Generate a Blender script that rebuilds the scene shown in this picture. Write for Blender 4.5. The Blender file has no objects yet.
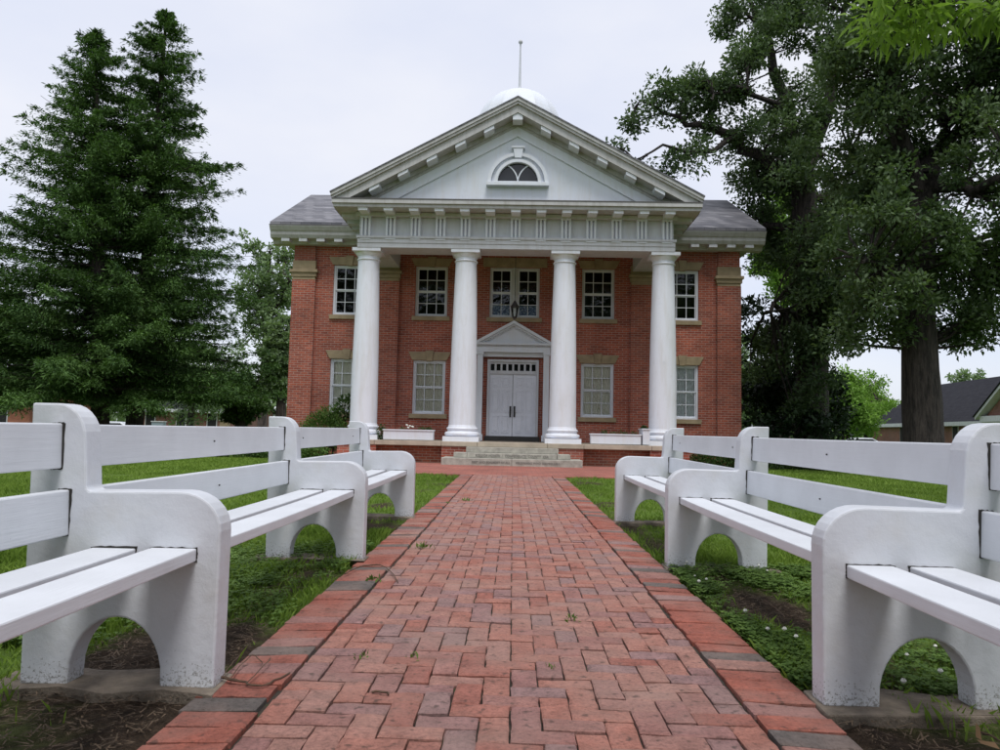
import bpy, math, random
import numpy as np
from mathutils import Vector, Matrix
random.seed(7); rng = np.random.default_rng(7)
sc = bpy.context.scene; C = sc.collection
PI = math.pi
H = .85; F = 751.0

# ------------------------------------------------------------------ camera frame
def camM(vx=513, vy=430.5, roll=1.15):
    ey = np.array([vx-500, 375-vy, -F], float); ey /= np.linalg.norm(ey)
    r = math.radians(roll); z = np.array([math.sin(r), math.cos(r), 0]); z -= ey*z.dot(ey); z /= np.linalg.norm(z)
    return np.column_stack([np.cross(ey, z), ey, z])
M = camM()
def at(px, py, Y):
    d = M.T @ np.array([px-500, 375-py, -F]); t = Y/d[1]
    return Vector((d[0]*t, Y, H+d[2]*t))

# ------------------------------------------------------------------ materials
def newmat(name):
    m = bpy.data.materials.new(name); m.use_nodes = True
    nt = m.node_tree; b = nt.nodes['Principled BSDF']
    return m, nt, b
def N(nt, t, **kw):
    n = nt.nodes.new(t)
    for k, v in kw.items():
        if k.startswith('_'): n.inputs[k[1:].replace('_', ' ')].default_value = v
        else: setattr(n, k, v)
    return n
def ramp(nt, fac, stops, interp='LINEAR'):
    r = nt.nodes.new('ShaderNodeValToRGB'); r.color_ramp.interpolation = interp
    e = r.color_ramp.elements
    while len(e) < len(stops): e.new(.5)
    for el, (p, c) in zip(e, stops):
        el.position = p; el.color = (c[0], c[1], c[2], 1) if not isinstance(c, (int, float)) else (c, c, c, 1)
    nt.links.new(fac, r.inputs[0]); return r
def noise(nt, vec, scale, detail=4, rough=.6):
    n = N(nt, 'ShaderNodeTexNoise', _Scale=scale, _Detail=detail, _Roughness=rough)
    nt.links.new(vec, n.inputs['Vector']); return n
def mix(nt, a, b, fac, mode='MIX'):
    n = nt.nodes.new('ShaderNodeMix'); n.data_type = 'RGBA'; n.blend_type = mode
    for s, v in ((n.inputs[6], a), (n.inputs[7], b), (n.inputs[0], fac)):
        if hasattr(v, 'is_linked') or isinstance(v, bpy.types.NodeSocket): nt.links.new(v, s)
        elif isinstance(v, (int, float)): s.default_value = v
        else: s.default_value = (*v, 1) if len(v) == 3 else v
    return n.outputs[2]
def bump(nt, b, h, strength, dist=.01):
    n = N(nt, 'ShaderNodeBump', _Strength=strength, _Distance=dist)
    nt.links.new(h, n.inputs['Height']); nt.links.new(n.outputs[0], b.inputs['Normal'])
def tc(nt, kind='Object'):
    return nt.nodes.new('ShaderNodeTexCoord').outputs[kind]
def simple(name, col, rough=.6, var=.12, vs=6, bs=0, bscale=60, bdist=.003, metal=0, spec=.5):
    m, nt, b = newmat(name); v = tc(nt)
    n = noise(nt, v, vs)
    r = ramp(nt, n.outputs[0], [(.3, tuple(c*(1-var) for c in col)), (.7, tuple(min(1, c*(1+var)) for c in col))])
    nt.links.new(r.outputs[0], b.inputs['Base Color'])
    b.inputs['Roughness'].default_value = rough; b.inputs['Metallic'].default_value = metal
    b.inputs['Specular IOR Level'].default_value = spec
    if bs:
        n2 = noise(nt, v, bscale, 6); bump(nt, b, n2.outputs[0], bs, bdist)
    return m
def brickmat(name, c1, c2, mortar, plan='wall', bw=.21, rh=.0677, ms=.0072, bumpd=.006):
    m, nt, b = newmat(name); v = tc(nt)
    s = N(nt, 'ShaderNodeSeparateXYZ'); nt.links.new(v, s.inputs[0]); c = N(nt, 'ShaderNodeCombineXYZ')
    if plan == 'wall':
        a = N(nt, 'ShaderNodeMath', operation='ADD'); nt.links.new(s.outputs[0], a.inputs[0]); nt.links.new(s.outputs[1], a.inputs[1])
        nt.links.new(a.outputs[0], c.inputs[0]); nt.links.new(s.outputs[2], c.inputs[1])
    else:
        nt.links.new(s.outputs[0], c.inputs[0]); nt.links.new(s.outputs[1], c.inputs[1])
    t = N(nt, 'ShaderNodeTexBrick', _Scale=1.0, _Mortar_Size=ms, _Mortar_Smooth=.1, _Bias=0.0)
    t.inputs['Brick Width'].default_value = bw; t.inputs['Row Height'].default_value = rh
    t.inputs['Color1'].default_value = (*c1, 1); t.inputs['Color2'].default_value = (*c2, 1); t.inputs['Mortar'].default_value = (*mortar, 1)
    nt.links.new(c.outputs[0], t.inputs['Vector'])
    n = noise(nt, v, 1.1, 5); r = ramp(nt, n.outputs[0], [(.3, .74), (.7, 1.2)])
    n3 = noise(nt, v, 25, 5); r3 = ramp(nt, n3.outputs[0], [(.3, .8), (.7, 1.15)])
    o = mix(nt, t.outputs[0], r.outputs[0], 1, 'MULTIPLY'); o = mix(nt, o, r3.outputs[0], 1, 'MULTIPLY')
    n5 = noise(nt, v, .5, 6, .7); o = mix(nt, o, tuple(x*.8+.05 for x in mortar), N2(nt, ramp(nt, n5.outputs[0], [(.5, 0), (.75, 1)]).outputs[0], .28))
    n6 = noise(nt, v, .33, 4, .6); o = mix(nt, o, tuple(x*.35 for x in c2), N2(nt, ramp(nt, n6.outputs[0], [(.52, 0), (.72, 1)]).outputs[0], .30))
    nt.links.new(o, b.inputs['Base Color']); b.inputs['Roughness'].default_value = .85
    inv = N(nt, 'ShaderNodeMath', operation='SUBTRACT'); inv.inputs[0].default_value = 1; nt.links.new(t.outputs[1], inv.inputs[1])
    bump(nt, b, inv.outputs[0], .7, bumpd)
    return m
def leafmat(name, dark, light, rough=.5, tr=.25, clump=.45):
    m, nt, b = newmat(name); v = tc(nt)
    g = nt.nodes.new('ShaderNodeNewGeometry')
    n = noise(nt, v, clump, 3)
    a = N(nt, 'ShaderNodeMath', operation='MULTIPLY_ADD'); nt.links.new(g.outputs['Random Per Island'], a.inputs[0]); a.inputs[1].default_value = .55
    s = N(nt, 'ShaderNodeMath', operation='MULTIPLY_ADD'); nt.links.new(n.outputs[0], s.inputs[0]); s.inputs[1].default_value = 1.6; s.inputs[2].default_value = -.55
    nt.links.new(s.outputs[0], a.inputs[2])
    r = ramp(nt, a.outputs[0], [(0, dark), (1, light)])
    nt.links.new(r.outputs[0], b.inputs['Base Color']); b.inputs['Roughness'].default_value = rough+.15; b.inputs['Specular IOR Level'].default_value = .22
    t = N(nt, 'ShaderNodeBsdfTranslucent'); 
    tcx = mix(nt, r.outputs[0], (1.1, 1.25, .6), 1, 'MULTIPLY'); nt.links.new(tcx, t.inputs[0])
    ms = nt.nodes.new('ShaderNodeMixShader'); ms.inputs[0].default_value = tr
    nt.links.new(b.outputs[0], ms.inputs[1]); nt.links.new(t.outputs[0], ms.inputs[2])
    nt.links.new(ms.outputs[0], nt.nodes['Material Output'].inputs['Surface'])
    return m

MT = {}
# white bench paint: thick gloss paint on cast concrete, mildew near the feet, scuffs
def paint(name, base, grain=False, foot=False):
    m, nt, b = newmat(name); v = tc(nt)
    n = noise(nt, v, 3, 5); r = ramp(nt, n.outputs[0], [(.35, tuple(c*.9 for c in base)), (.65, base)])
    col = r.outputs[0]
    sp = noise(nt, v, 90, 3, .7); rs = ramp(nt, sp.outputs[0], [(.70, 0), (.76, 1)]); 
    col = mix(nt, col, (.25, .24, .22), N2(nt, rs.outputs[0], .35))
    ch = noise(nt, v, 17, 5, .75); col = mix(nt, col, (.33, .32, .30), N2(nt, ramp(nt, ch.outputs[0], [(.735, 0), (.75, 1)]).outputs[0], .8))
    if foot:
        s = N(nt, 'ShaderNodeSeparateXYZ'); nt.links.new(v, s.inputs[0])
        mr = N(nt, 'ShaderNodeMapRange'); nt.links.new(s.outputs[2], mr.inputs[0])
        mr.inputs[1].default_value = .0; mr.inputs[2].default_value = .16; mr.inputs[3].default_value = .24; mr.inputs[4].default_value = 0
        st = noise(nt, v, 110, 6, .7); ad = N(nt, 'ShaderNodeMath', operation='ADD'); nt.links.new(st.outputs[0], ad.inputs[0]); nt.links.new(mr.outputs[0], ad.inputs[1])
        rr = ramp(nt, ad.outputs[0], [(.70, 0), (.80, 1)])
        col = mix(nt, col, (.13, .12, .10), N2(nt, rr.outputs[0], .75))
        st2 = noise(nt, v, 7, 4, .6); rr2 = ramp(nt, st2.outputs[0], [(.5, 0), (.75, 1)])
        col = mix(nt, col, (.55, .53, .5), N2(nt, rr2.outputs[0], .35))
    nt.links.new(col, b.inputs['Base Color'])
    b.inputs['Roughness'].default_value = .42; b.inputs['Specular IOR Level'].default_value = .4
    if grain:
        mp = N(nt, 'ShaderNodeMapping'); mp.inputs['Scale'].default_value = (60, 3, 60); nt.links.new(v, mp.inputs[0])
        g = noise(nt, mp.outputs[0], 1.5, 5); bump(nt, b, g.outputs[0], .35, .003)
    else:
        g = noise(nt, v, 30, 6, .65); g2 = noise(nt, v, 6, 3, .5); ad2 = N(nt, 'ShaderNodeMath', operation='MULTIPLY_ADD'); nt.links.new(g2.outputs[0], ad2.inputs[0]); ad2.inputs[1].default_value = 2.5; nt.links.new(g.outputs[0], ad2.inputs[2])
        bump(nt, b, ad2.outputs[0], .42, .005)
    return m
def N2(nt, sock, k):
    a = N(nt, 'ShaderNodeMath', operation='MULTIPLY'); nt.links.new(sock, a.inputs[0]); a.inputs[1].default_value = k; return a.outputs[0]
WHITE = (.74, .75, .78)
MT['bench_concrete'] = paint('bench_paint_concrete', (.66, .68, .725), foot=True)
MT['bench_wood'] = paint('bench_paint_wood', (.73, .75, .79), grain=True)
MT['gap_shade'] = simple('dark_gap_shade', (.025, .023, .02), .9)  # near-black colour painted for the shade in the plank sockets
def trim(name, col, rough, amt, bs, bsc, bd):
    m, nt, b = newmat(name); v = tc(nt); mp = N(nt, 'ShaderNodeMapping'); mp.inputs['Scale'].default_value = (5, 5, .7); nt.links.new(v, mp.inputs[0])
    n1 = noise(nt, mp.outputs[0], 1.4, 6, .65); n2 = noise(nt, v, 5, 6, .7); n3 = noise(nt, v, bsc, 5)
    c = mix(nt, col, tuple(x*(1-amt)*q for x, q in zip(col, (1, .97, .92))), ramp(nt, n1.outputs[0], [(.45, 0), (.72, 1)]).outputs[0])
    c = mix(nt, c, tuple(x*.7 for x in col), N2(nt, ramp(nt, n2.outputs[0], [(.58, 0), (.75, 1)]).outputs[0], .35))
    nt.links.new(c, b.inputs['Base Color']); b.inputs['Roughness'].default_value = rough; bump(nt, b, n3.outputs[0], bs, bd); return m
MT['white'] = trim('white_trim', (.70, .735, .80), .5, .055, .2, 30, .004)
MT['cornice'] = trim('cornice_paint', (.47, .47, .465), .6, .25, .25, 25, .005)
MT['greywhite'] = trim('weathered_trim', (.57, .585, .62), .55, .16, .2, 30, .004)
MT['column'] = trim('column_paint', (.78, .81, .88), .45, .10, .35, 9, .012)
MT['brick'] = brickmat('facade_brick', (.42, .102, .056), (.25, .058, .038), (.40, .27, .22))
MT['brick_far'] = brickmat('house_brick', (.24, .085, .06), (.16, .055, .042), (.25, .2, .17))
MT['brick_orange'] = brickmat('street_brick', (.42, .13, .06), (.33, .1, .05), (.35, .25, .2))
MT['walk'] = brickmat('cross_walk_brick', (.42, .145, .105), (.33, .11, .085), (.18, .10, .075), 'ground', .205, .102, .005, .004)
MT['stone'] = simple('sandstone', (.32, .25, .155), .85, .22, 4, .4, 40, .006)
MT['granite'] = simple('step_stone', (.37, .355, .305), .8, .28, 7, .3, 60, .003)
MT['letter'] = simple('carved_letters', (.20, .19, .17), .9)
MT['coping'] = simple('coping_stone', (.42, .36, .28), .8, .2, 3, .3, 50, .003)
MT['ceiling'] = simple('porch_ceiling', (.55, .53, .49), .7, .06)
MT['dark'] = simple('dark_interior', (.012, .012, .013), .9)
MT['metal'] = simple('dark_metal', (.03, .03, .03), .4, .2)
MT['flash'] = simple('flashing', (.09, .085, .08), .6)
MT['door'] = simple('door_paint', (.72, .745, .82), .4, .04)
MT['curtain'] = simple('curtain', (.74, .73, .63), .9, .05, 9)
MT['curtain2'] = simple('curtain_pale', (.74, .78, .83), .9, .1, 9)
MT['concrete'] = simple('concrete', (.19, .155, .12), .95, .45, 9, .9, 45, .012)
MT['bark'] = None
def barkmat(name, c):
    m, nt, b = newmat(name); v = tc(nt)
    mp = N(nt, 'ShaderNodeMapping'); mp.inputs['Scale'].default_value = (9, 9, 1.3); nt.links.new(v, mp.inputs[0])
    n = noise(nt, mp.outputs[0], 1.6, 8, .7); r = ramp(nt, n.outputs[0], [(.4, tuple(x*.3 for x in c)), (.62, tuple(x*1.6 for x in c))])
    nt.links.new(r.outputs[0], b.inputs['Base Color']); b.inputs['Roughness'].default_value = .95
    bump(nt, b, n.outputs[0], 1, .12); return m
MT['bark'] = barkmat('oak_bark', (.040, .032, .028)); MT['bark_dark'] = barkmat('spruce_bark', (.05, .038, .032))
def slate(name, a, c, ro=.55):
    m, nt, b = newmat(name); v = tc(nt)
    s = N(nt, 'ShaderNodeSeparateXYZ'); nt.links.new(v, s.inputs[0]); cb = N(nt, 'ShaderNodeCombineXYZ')
    ad = N(nt, 'ShaderNodeMath', operation='ADD'); nt.links.new(s.outputs[1], ad.inputs[0]); nt.links.new(s.outputs[0], ad.inputs[1])
    nt.links.new(ad.outputs[0], cb.inputs[0]); nt.links.new(s.outputs[2], cb.inputs[1])
    t = N(nt, 'ShaderNodeTexBrick', _Scale=1.0, _Mortar_Size=.006, _Bias=0.0); t.inputs['Brick Width'].default_value = .30; t.inputs['Row Height'].default_value = .115
    t.inputs['Color1'].default_value = (*a, 1); t.inputs['Color2'].default_value = (*c, 1); t.inputs['Mortar'].default_value = (*[x*.4 for x in c], 1)
    nt.links.new(cb.outputs[0], t.inputs['Vector'])
    n = noise(nt, v, 3, 5); r = ramp(nt, n.outputs[0], [(.3, .75), (.7, 1.2)])
    nt.links.new(mix(nt, t.outputs[0], r.outputs[0], 1, 'MULTIPLY'), b.inputs['Base Color']); b.inputs['Roughness'].default_value = ro
    if ro > .8: b.inputs['Specular IOR Level'].default_value = .15
    bump(nt, b, t.outputs[1], -1, .02); return m
MT['slate'] = slate('slate_roof', (.21, .205, .22), (.085, .085, .10)); MT['shingle'] = slate('dark_shingle', (.03, .03, .036), (.02, .02, .026), .95)
def glassmat():
    m, nt, b = newmat('window_glass')
    g = N(nt, 'ShaderNodeBsdfGlossy', _Roughness=.03); t = N(nt, 'ShaderNodeBsdfTransparent'); t.inputs[0].default_value = (.93, .95, .94, 1)
    vv = tc(nt); gn = noise(nt, vv, 3.5, 2, .5); bm0 = N(nt, 'ShaderNodeBump', _Strength=.25, _Distance=.05); nt.links.new(gn.outputs[0], bm0.inputs['Height']); nt.links.new(bm0.outputs[0], g.inputs['Normal'])
    f = N(nt, 'ShaderNodeFresnel', _IOR=1.5); ms = nt.nodes.new('ShaderNodeMixShader')
    nt.links.new(f.outputs[0], ms.inputs[0]); nt.links.new(t.outputs[0], ms.inputs[1]); nt.links.new(g.outputs[0], ms.inputs[2])
    nt.links.new(ms.outputs[0], nt.nodes['Material Output'].inputs['Surface']); return m
MT['glass'] = glassmat()
MT['oak_leaf'] = leafmat('oak_leaf', (.042, .082, .034), (.135, .19, .088), .42, .3)
MT['oak_leaf2'] = leafmat('oak_leaf_second', (.042, .08, .036), (.13, .185, .09), .45, .3)
MT['spruce'] = leafmat('spruce_needles', (.020, .052, .020), (.12, .215, .055), .6, .18, .5)
MT['holly'] = leafmat('holly_leaf', (.010, .024, .010), (.028, .055, .02), .35, .08)
MT['bright_leaf'] = leafmat('bright_leaf', (.13, .25, .045), (.27, .43, .10), .6, .35, .3)
MT['far_leaf'] = leafmat('far_leaf', (.12, .19, .095), (.27, .36, .19), .6, .3, .3)
MT['hang_leaf'] = leafmat('hanging_leaf', (.13, .22, .035), (.28, .42, .09), .5, .45, 2)
MT['hedge'] = leafmat('hedge_leaf', (.018, .04, .012), (.07, .13, .03), .5, .15, 3)
MT['yew'] = leafmat('yew_leaf', (.025, .065, .018), (.14, .24, .05), .6, .15, 4)
MT['grass'] = leafmat('grass_blade', (.11, .19, .025), (.26, .37, .07), .55, .3, 1.2)
MT['clover'] = leafmat('clover_leaf', (.05, .105, .02), (.17, .27, .06), .5, .25, 5)
MT['flower'] = simple('white_flower', (.75, .75, .68), .7)
MT['litter'] = simple('litter', (.10, .068, .042), .9, .6, 40)
MT['twig'] = simple('twig', (.09, .055, .035), .9, .3, 30)

# ------------------------------------------------------------------ mesh helpers
class MB:
    def __init__(s): s.v = []; s.f = []; s.m = []; s.a = []
    def add(s, vs, fs, mi=0, a=0.0):
        o = len(s.v); s.v += [tuple(p) for p in vs]; s.f += [tuple(i+o for i in f) for f in fs]; s.m += [mi]*len(fs); s.a += [a]*len(fs); return s
    def box(s, x0, x1, y0, y1, z0, z1, mi=0, sx=0.0):   # sx: z shear with x
        v = [(x, y, z+sx*x) for z in (z0, z1) for y in (y0, y1) for x in (x0, x1)]
        return s.add(v, [(0,2,3,1),(4,5,7,6),(0,1,5,4),(2,6,7,3),(0,4,6,2),(1,3,7,5)], mi)
    def prism_y(s, pts, y0, y1, mi=0):  # pts in xz
        n = len(pts); v = [(x, y0, z) for x, z in pts]+[(x, y1, z) for x, z in pts]
        ar = sum(pts[i][0]*pts[(i+1)%n][1]-pts[(i+1)%n][0]*pts[i][1] for i in range(n))
        fs = [tuple(range(n)), tuple(range(2*n-1, n-1, -1))]+[(i, i+n, (i+1)%n+n, (i+1)%n) for i in range(n)]
        if ar < 0: fs = [f[::-1] for f in fs]
        return s.add(v, fs, mi)
    def prism_x(s, pts, x0, x1, mi=0):  # pts in yz
        n = len(pts); v = [(x0, y, z) for y, z in pts]+[(x1, y, z) for y, z in pts]
        ar = sum(pts[i][0]*pts[(i+1)%n][1]-pts[(i+1)%n][0]*pts[i][1] for i in range(n))
        fs = [tuple(range(n-1, -1, -1)), tuple(range(n, 2*n))]+[(i, (i+1)%n, (i+1)%n+n, i+n) for i in range(n)]
        if ar < 0: fs = [f[::-1] for f in fs]
        return s.add(v, fs, mi)
    def lathe(s, prof, cx, cy, n=48, mi=0, cap=True):
        k = len(prof); v = [(cx+r*math.cos(2*PI*j/n), cy+r*math.sin(2*PI*j/n), z) for r, z in prof for j in range(n)]
        fs = [(i*n+j, i*n+(j+1)%n, (i+1)*n+(j+1)%n, (i+1)*n+j) for i in range(k-1) for j in range(n)]
        if cap: fs += [tuple(range(n-1, -1, -1)), tuple(range((k-1)*n, k*n))]
        return s.add(v, fs, mi)
    def tube(s, pts, rad, n=8, mi=0, wob=0):
        pts = [Vector(p) for p in pts]; k = len(pts); v = []
        for i, p in enumerate(pts):
            t = (pts[min(i+1, k-1)]-pts[max(i-1, 0)]).normalized()
            a = Vector((0, 0, 1)) if abs(t.z) < .9 else Vector((1, 0, 0))
            e1 = t.cross(a).normalized(); e2 = t.cross(e1)
            for j in range(n):
                r = rad[i]*(1+wob*math.sin(j*2.3+i*1.7))
                v.append(p+e1*(r*math.cos(2*PI*j/n))+e2*(r*math.sin(2*PI*j/n)))
        fs = [(i*n+j, i*n+(j+1)%n, (i+1)*n+(j+1)%n, (i+1)*n+j) for i in range(k-1) for j in range(n)]
        fs += [tuple(range(n)), tuple(range(k*n-1, (k-1)*n-1, -1))]
        return s.add(v, fs, mi)
def obj(name, mb, mats, parent=None, smooth=False, bevel=0, attr=False):
    if not isinstance(mats, (list, tuple)): mats = [mats]
    me = bpy.data.meshes.new(name)
    off = Vector((0, 0, 0))
    q = parent
    while q is not None: off = off+q.location; q = q.parent
    V = [(a-off.x, b-off.y, c-off.z) for a, b, c in mb.v]
    me.from_pydata(V, [], mb.f)
    for m in mats: me.materials.append(m)
    if len(mats) > 1: me.polygons.foreach_set('material_index', mb.m)
    if attr:
        at_ = me.attributes.new('rnd', 'FLOAT', 'FACE'); at_.data.foreach_set('value', mb.a)
    if smooth: me.polygons.foreach_set('use_smooth', [True]*len(me.polygons))
    me.update()
    o = bpy.data.objects.new(name, me); C.objects.link(o); o.parent = parent
    if smooth == 'auto':
        me.set_sharp_from_angle(angle=math.radians(35))
    if bevel:
        b = o.modifiers.new('bevel', 'BEVEL'); b.width = bevel; b.segments = 2; b.limit_method = 'ANGLE'; b.angle_limit = math.radians(40)
    return o
def thing(name, label, cat, loc=(0,0,0), group=None):
    o = bpy.data.objects.new(name, None); C.objects.link(o); o.location = loc; o.empty_display_size = .3
    return tag(o, label, cat, group)
def tag(o, label, cat, group=None):
    o['label'] = label; o['category'] = cat
    if group: o['group'] = group
    return o
def kind(o, k): o['kind'] = k; return o
def npmesh(name, V, nper, mats, parent=None, mi=None):
    """V: (n*nper,3); faces are consecutive groups of nper verts"""
    n = len(V)//nper; me = bpy.data.meshes.new(name)
    off = np.zeros(3); q = parent
    while q is not None: off += np.array(q.location); q = q.parent
    V = (V-off).astype(np.float32)
    me.vertices.add(len(V)); me.vertices.foreach_set('co', V.ravel())
    me.loops.add(n*nper); me.loops.foreach_set('vertex_index', np.arange(n*nper, dtype=np.int32))
    me.polygons.add(n); me.polygons.foreach_set('loop_start', np.arange(n, dtype=np.int32)*nper)
    if not isinstance(mats, (list, tuple)): mats = [mats]
    for m in mats: me.materials.append(m)
    if mi is not None: me.polygons.foreach_set('material_index', mi.astype(np.int32))
    me.update(calc_edges=True); me.validate()
    o = bpy.data.objects.new(name, me); C.objects.link(o); o.parent = parent; return o
def unit(a): return a/np.maximum(np.linalg.norm(a, axis=1, keepdims=True), 1e-9)
def leaves(P, size, up=.6, aspect=.45, fold=.15, outw=None, seed=1, droop=0):
    """diamond leaf quads at points P"""
    r = np.random.default_rng(seed); n = len(P)
    d = r.normal(size=(n, 3)); 
    if outw is not None: d = d*.7+outw
    d[:, 2] -= droop; d = unit(d)
    nn = r.normal(size=(n, 3))*.7; nn[:, 2] += up*1.5
    s = unit(np.cross(d, nn)); nn = unit(np.cross(s, d))
    L = (size*r.uniform(.65, 1.3, n))[:, None]
    a = P; b = P+d*L*.5+s*L*aspect*.5+nn*L*fold; c = P+d*L; e = P+d*L*.5-s*L*aspect*.5+nn*L*fold
    return np.stack([a, b, c, e], 1).reshape(-1, 3)
def pn(P, s, seed=0):   # cheap pseudo noise in about -1..1
    r = np.random.default_rng(seed); o = np.zeros(len(P))
    for k in range(6):
        w = r.normal(size=P.shape[1])*s*(1+.35*k); o += np.sin(P@w+r.uniform(0, 6.28))
    return o/3.0

# ================================================================== THE GROUND
def gz(x, y):
    a = np.clip((y-24)/20, 0, 1); return -.03-.55*a*a*(3-2*a)
def dirtf(x, y):    # 1 = bare soil
    P = np.stack([x, y], -1); n = pn(P.reshape(-1, 2), 2.2, 3).reshape(x.shape); n2 = pn(P.reshape(-1, 2), 7, 4).reshape(x.shape)
    ax = np.abs(x)
    near = np.exp(-((ax-1.25)/.42)**2)
    g = np.clip(near*np.where(x < 0, .86, .82)+np.where(x > 0, -.08, 0.0)-.10*np.clip(y-3.2, 0, 3)+.38*n+.22*n2-.42, 0, 1)*2.2
    front = np.clip((2.75-y)/.5, 0, 1)*np.clip(1.9-ax, 0, 1)*1.6          # worn strip beside the first panels
    out = np.clip(np.maximum(g, front+.25*n2*(front > .05)), 0, 1)
    strip = np.exp(-((x-1.12)/.14)**2)*np.clip((y-4.6)*2, 0, 1)*np.clip(8.5-y, 0, 1)*(x > 0)*(.75+.4*n)   # bare edge by the right benches
    far = np.exp(-((x-1.25)/.3)**2)*np.clip((y-9.3), 0, 1)*np.clip(12-y, 0, 1)*(x > 0)*(.2+.6*n)
    out = np.maximum(out, np.maximum(strip, far)); out = np.where(ax < 1.0, 1, out)
    return np.clip(out, 0, 1)
def graded(lo, hi, a, b, step, grow=1.25):
    c = list(np.arange(a, b, step)); s = step; x = c[-1]
    while x < hi: s *= grow; x += s; c.append(x)
    s = step; x = a; l = []
    while x > lo: s *= grow; x -= s; l.append(x)
    return np.array(l[::-1]+c)
gx = graded(-900, 900, -6, 6, .06); gy = graded(-500, 1500, 1.0, 14.5, .07)
X, Y = np.meshgrid(gx, gy); Z = gz(X, Y)
P2 = np.stack([X.ravel(), Y.ravel()], -1)
near = (np.abs(X) < 7) & (Y < 16)
D = dirtf(X, Y)
Z = Z+np.where(near & (np.abs(X) > 1.0), .010*pn(P2, 9, 5).reshape(X.shape)+.008*pn(P2, 25, 6).reshape(X.shape), 0)
Z = np.where((np.abs(X) < 1.02), -.045, Z)
nx, ny = len(gx), len(gy)
idx = np.arange(nx*ny).reshape(ny, nx)
Fq = np.stack([idx[:-1, :-1], idx[:-1, 1:], idx[1:, 1:], idx[1:, :-1]], -1).reshape(-1, 4)
me = bpy.data.meshes.new('ground'); me.vertices.add(nx*ny); me.vertices.foreach_set('co', np.stack([X, Y, Z], -1).astype(np.float32).ravel())
me.loops.add(Fq.size); me.loops.foreach_set('vertex_index', Fq.astype(np.int32).ravel())
me.polygons.add(len(Fq)); me.polygons.foreach_set('loop_start', np.arange(len(Fq), dtype=np.int32)*4); me.update(calc_edges=True)
aa = me.attributes.new('dirt', 'FLOAT', 'POINT'); aa.data.foreach_set('value', D.astype(np.float32).ravel())
me.polygons.foreach_set('use_smooth', [True]*len(Fq))
m, nt, b = newmat('lawn'); v = tc(nt)
at_ = N(nt, 'ShaderNodeAttribute', attribute_name='dirt')
n1 = noise(nt, v, 1.3, 6, .65); n2 = noise(nt, v, 22, 8, .75); n3 = noise(nt, v, 120, 5, .7)
gr = ramp(nt, n1.outputs[0], [(.3, (.085, .15, .022)), (.5, (.12, .20, .03)), (.7, (.17, .24, .05))])
gr2 = mix(nt, gr.outputs[0], ramp(nt, n2.outputs[0], [(.3, .55), (.7, 1.25)]).outputs[0], 1, 'MULTIPLY')
so = ramp(nt, n2.outputs[0], [(.3, (.028, .02, .013)), (.55, (.075, .05, .033)), (.75, (.15, .11, .075))])
so2 = mix(nt, so.outputs[0], ramp(nt, n3.outputs[0], [(.3, .5), (.7, 1.35)]).outputs[0], 1, 'MULTIPLY')
nt.links.new(mix(nt, gr2, so2, at_.outputs['Fac']), b.inputs['Base Color']); b.inputs['Roughness'].default_value = .95; b.inputs['Specular IOR Level'].default_value = .2
ad = N(nt, 'ShaderNodeMath', operation='ADD'); nt.links.new(n2.outputs[0], ad.inputs[0]); nt.links.new(n3.outputs[0], ad.inputs[1])
bump(nt, b, ad.outputs[0], .9, .02)
me.materials.append(m); g = bpy.data.objects.new('ground', me); C.objects.link(g); kind(g, 'structure')

# ---- brick path (herringbone field with header borders)
def brickpathmat():
    m, nt, b = newmat('path_brick'); v = tc(nt)
    a = N(nt, 'ShaderNodeAttribute', attribute_name='rnd')
    r = ramp(nt, a.outputs['Fac'], [(0, (.38, .14, .105)), (.16, (.46, .195, .145)), (.34, (.44, .23, .185)), (.5, (.37, .17, .145)), (.62, (.35, .205, .195)), (.7, (.33, .20, .185)),
                                   (.75, (.42, .13, .088)), (.90, (.35, .12, .088)), (.91, (.18, .145, .13)), (1, (.14, .12, .11))])
    n1 = noise(nt, v, 9, 6, .7); n2 = noise(nt, v, 70, 7, .75); n3 = noise(nt, v, 28, 3, .5); n4 = noise(nt, v, 2.2, 4, .6)
    c = mix(nt, r.outputs[0], ramp(nt, n1.outputs[0], [(.3, .62), (.7, 1.12)]).outputs[0], 1, 'MULTIPLY')
    c = mix(nt, c, ramp(nt, n2.outputs[0], [(.32, .5), (.5, .95), (.72, 1.2)]).outputs[0], 1, 'MULTIPLY')
    c = mix(nt, c, (.35, .24, .20), N2(nt, ramp(nt, n4.outputs[0], [(.42, 0), (.7, 1)]).outputs[0], .5))
    c = mix(nt, c, (.045, .035, .028), N2(nt, ramp(nt, n3.outputs[0], [(.60, 0), (.72, 1)]).outputs[0], .65))
    nt.links.new(c, b.inputs['Base Color']); b.inputs['Roughness'].default_value = .78; b.inputs['Specular IOR Level'].default_value = .35
    ad = N(nt, 'ShaderNodeMath', operation='ADD'); nt.links.new(n1.outputs[0], ad.inputs[0]); nt.links.new(n2.outputs[0], ad.inputs[1])
    bump(nt, b, ad.outputs[0], 1, .009); return m
m, nt, b = newmat('path_bed'); v = tc(nt); n1 = noise(nt, v, 14, 6, .7)
nt.links.new(ramp(nt, n1.outputs[0], [(.35, (.018, .014, .010)), (.58, (.05, .038, .028)), (.62, (.035, .05, .014)), (.75, (.05, .08, .02))]).outputs[0], b.inputs['Base Color']); b.inputs['Roughness'].default_value = 1
bump(nt, b, n1.outputs[0], 1, .01); MT['bed'] = m
MT['pbrick'] = brickpathmat()
pm = MB()
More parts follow.
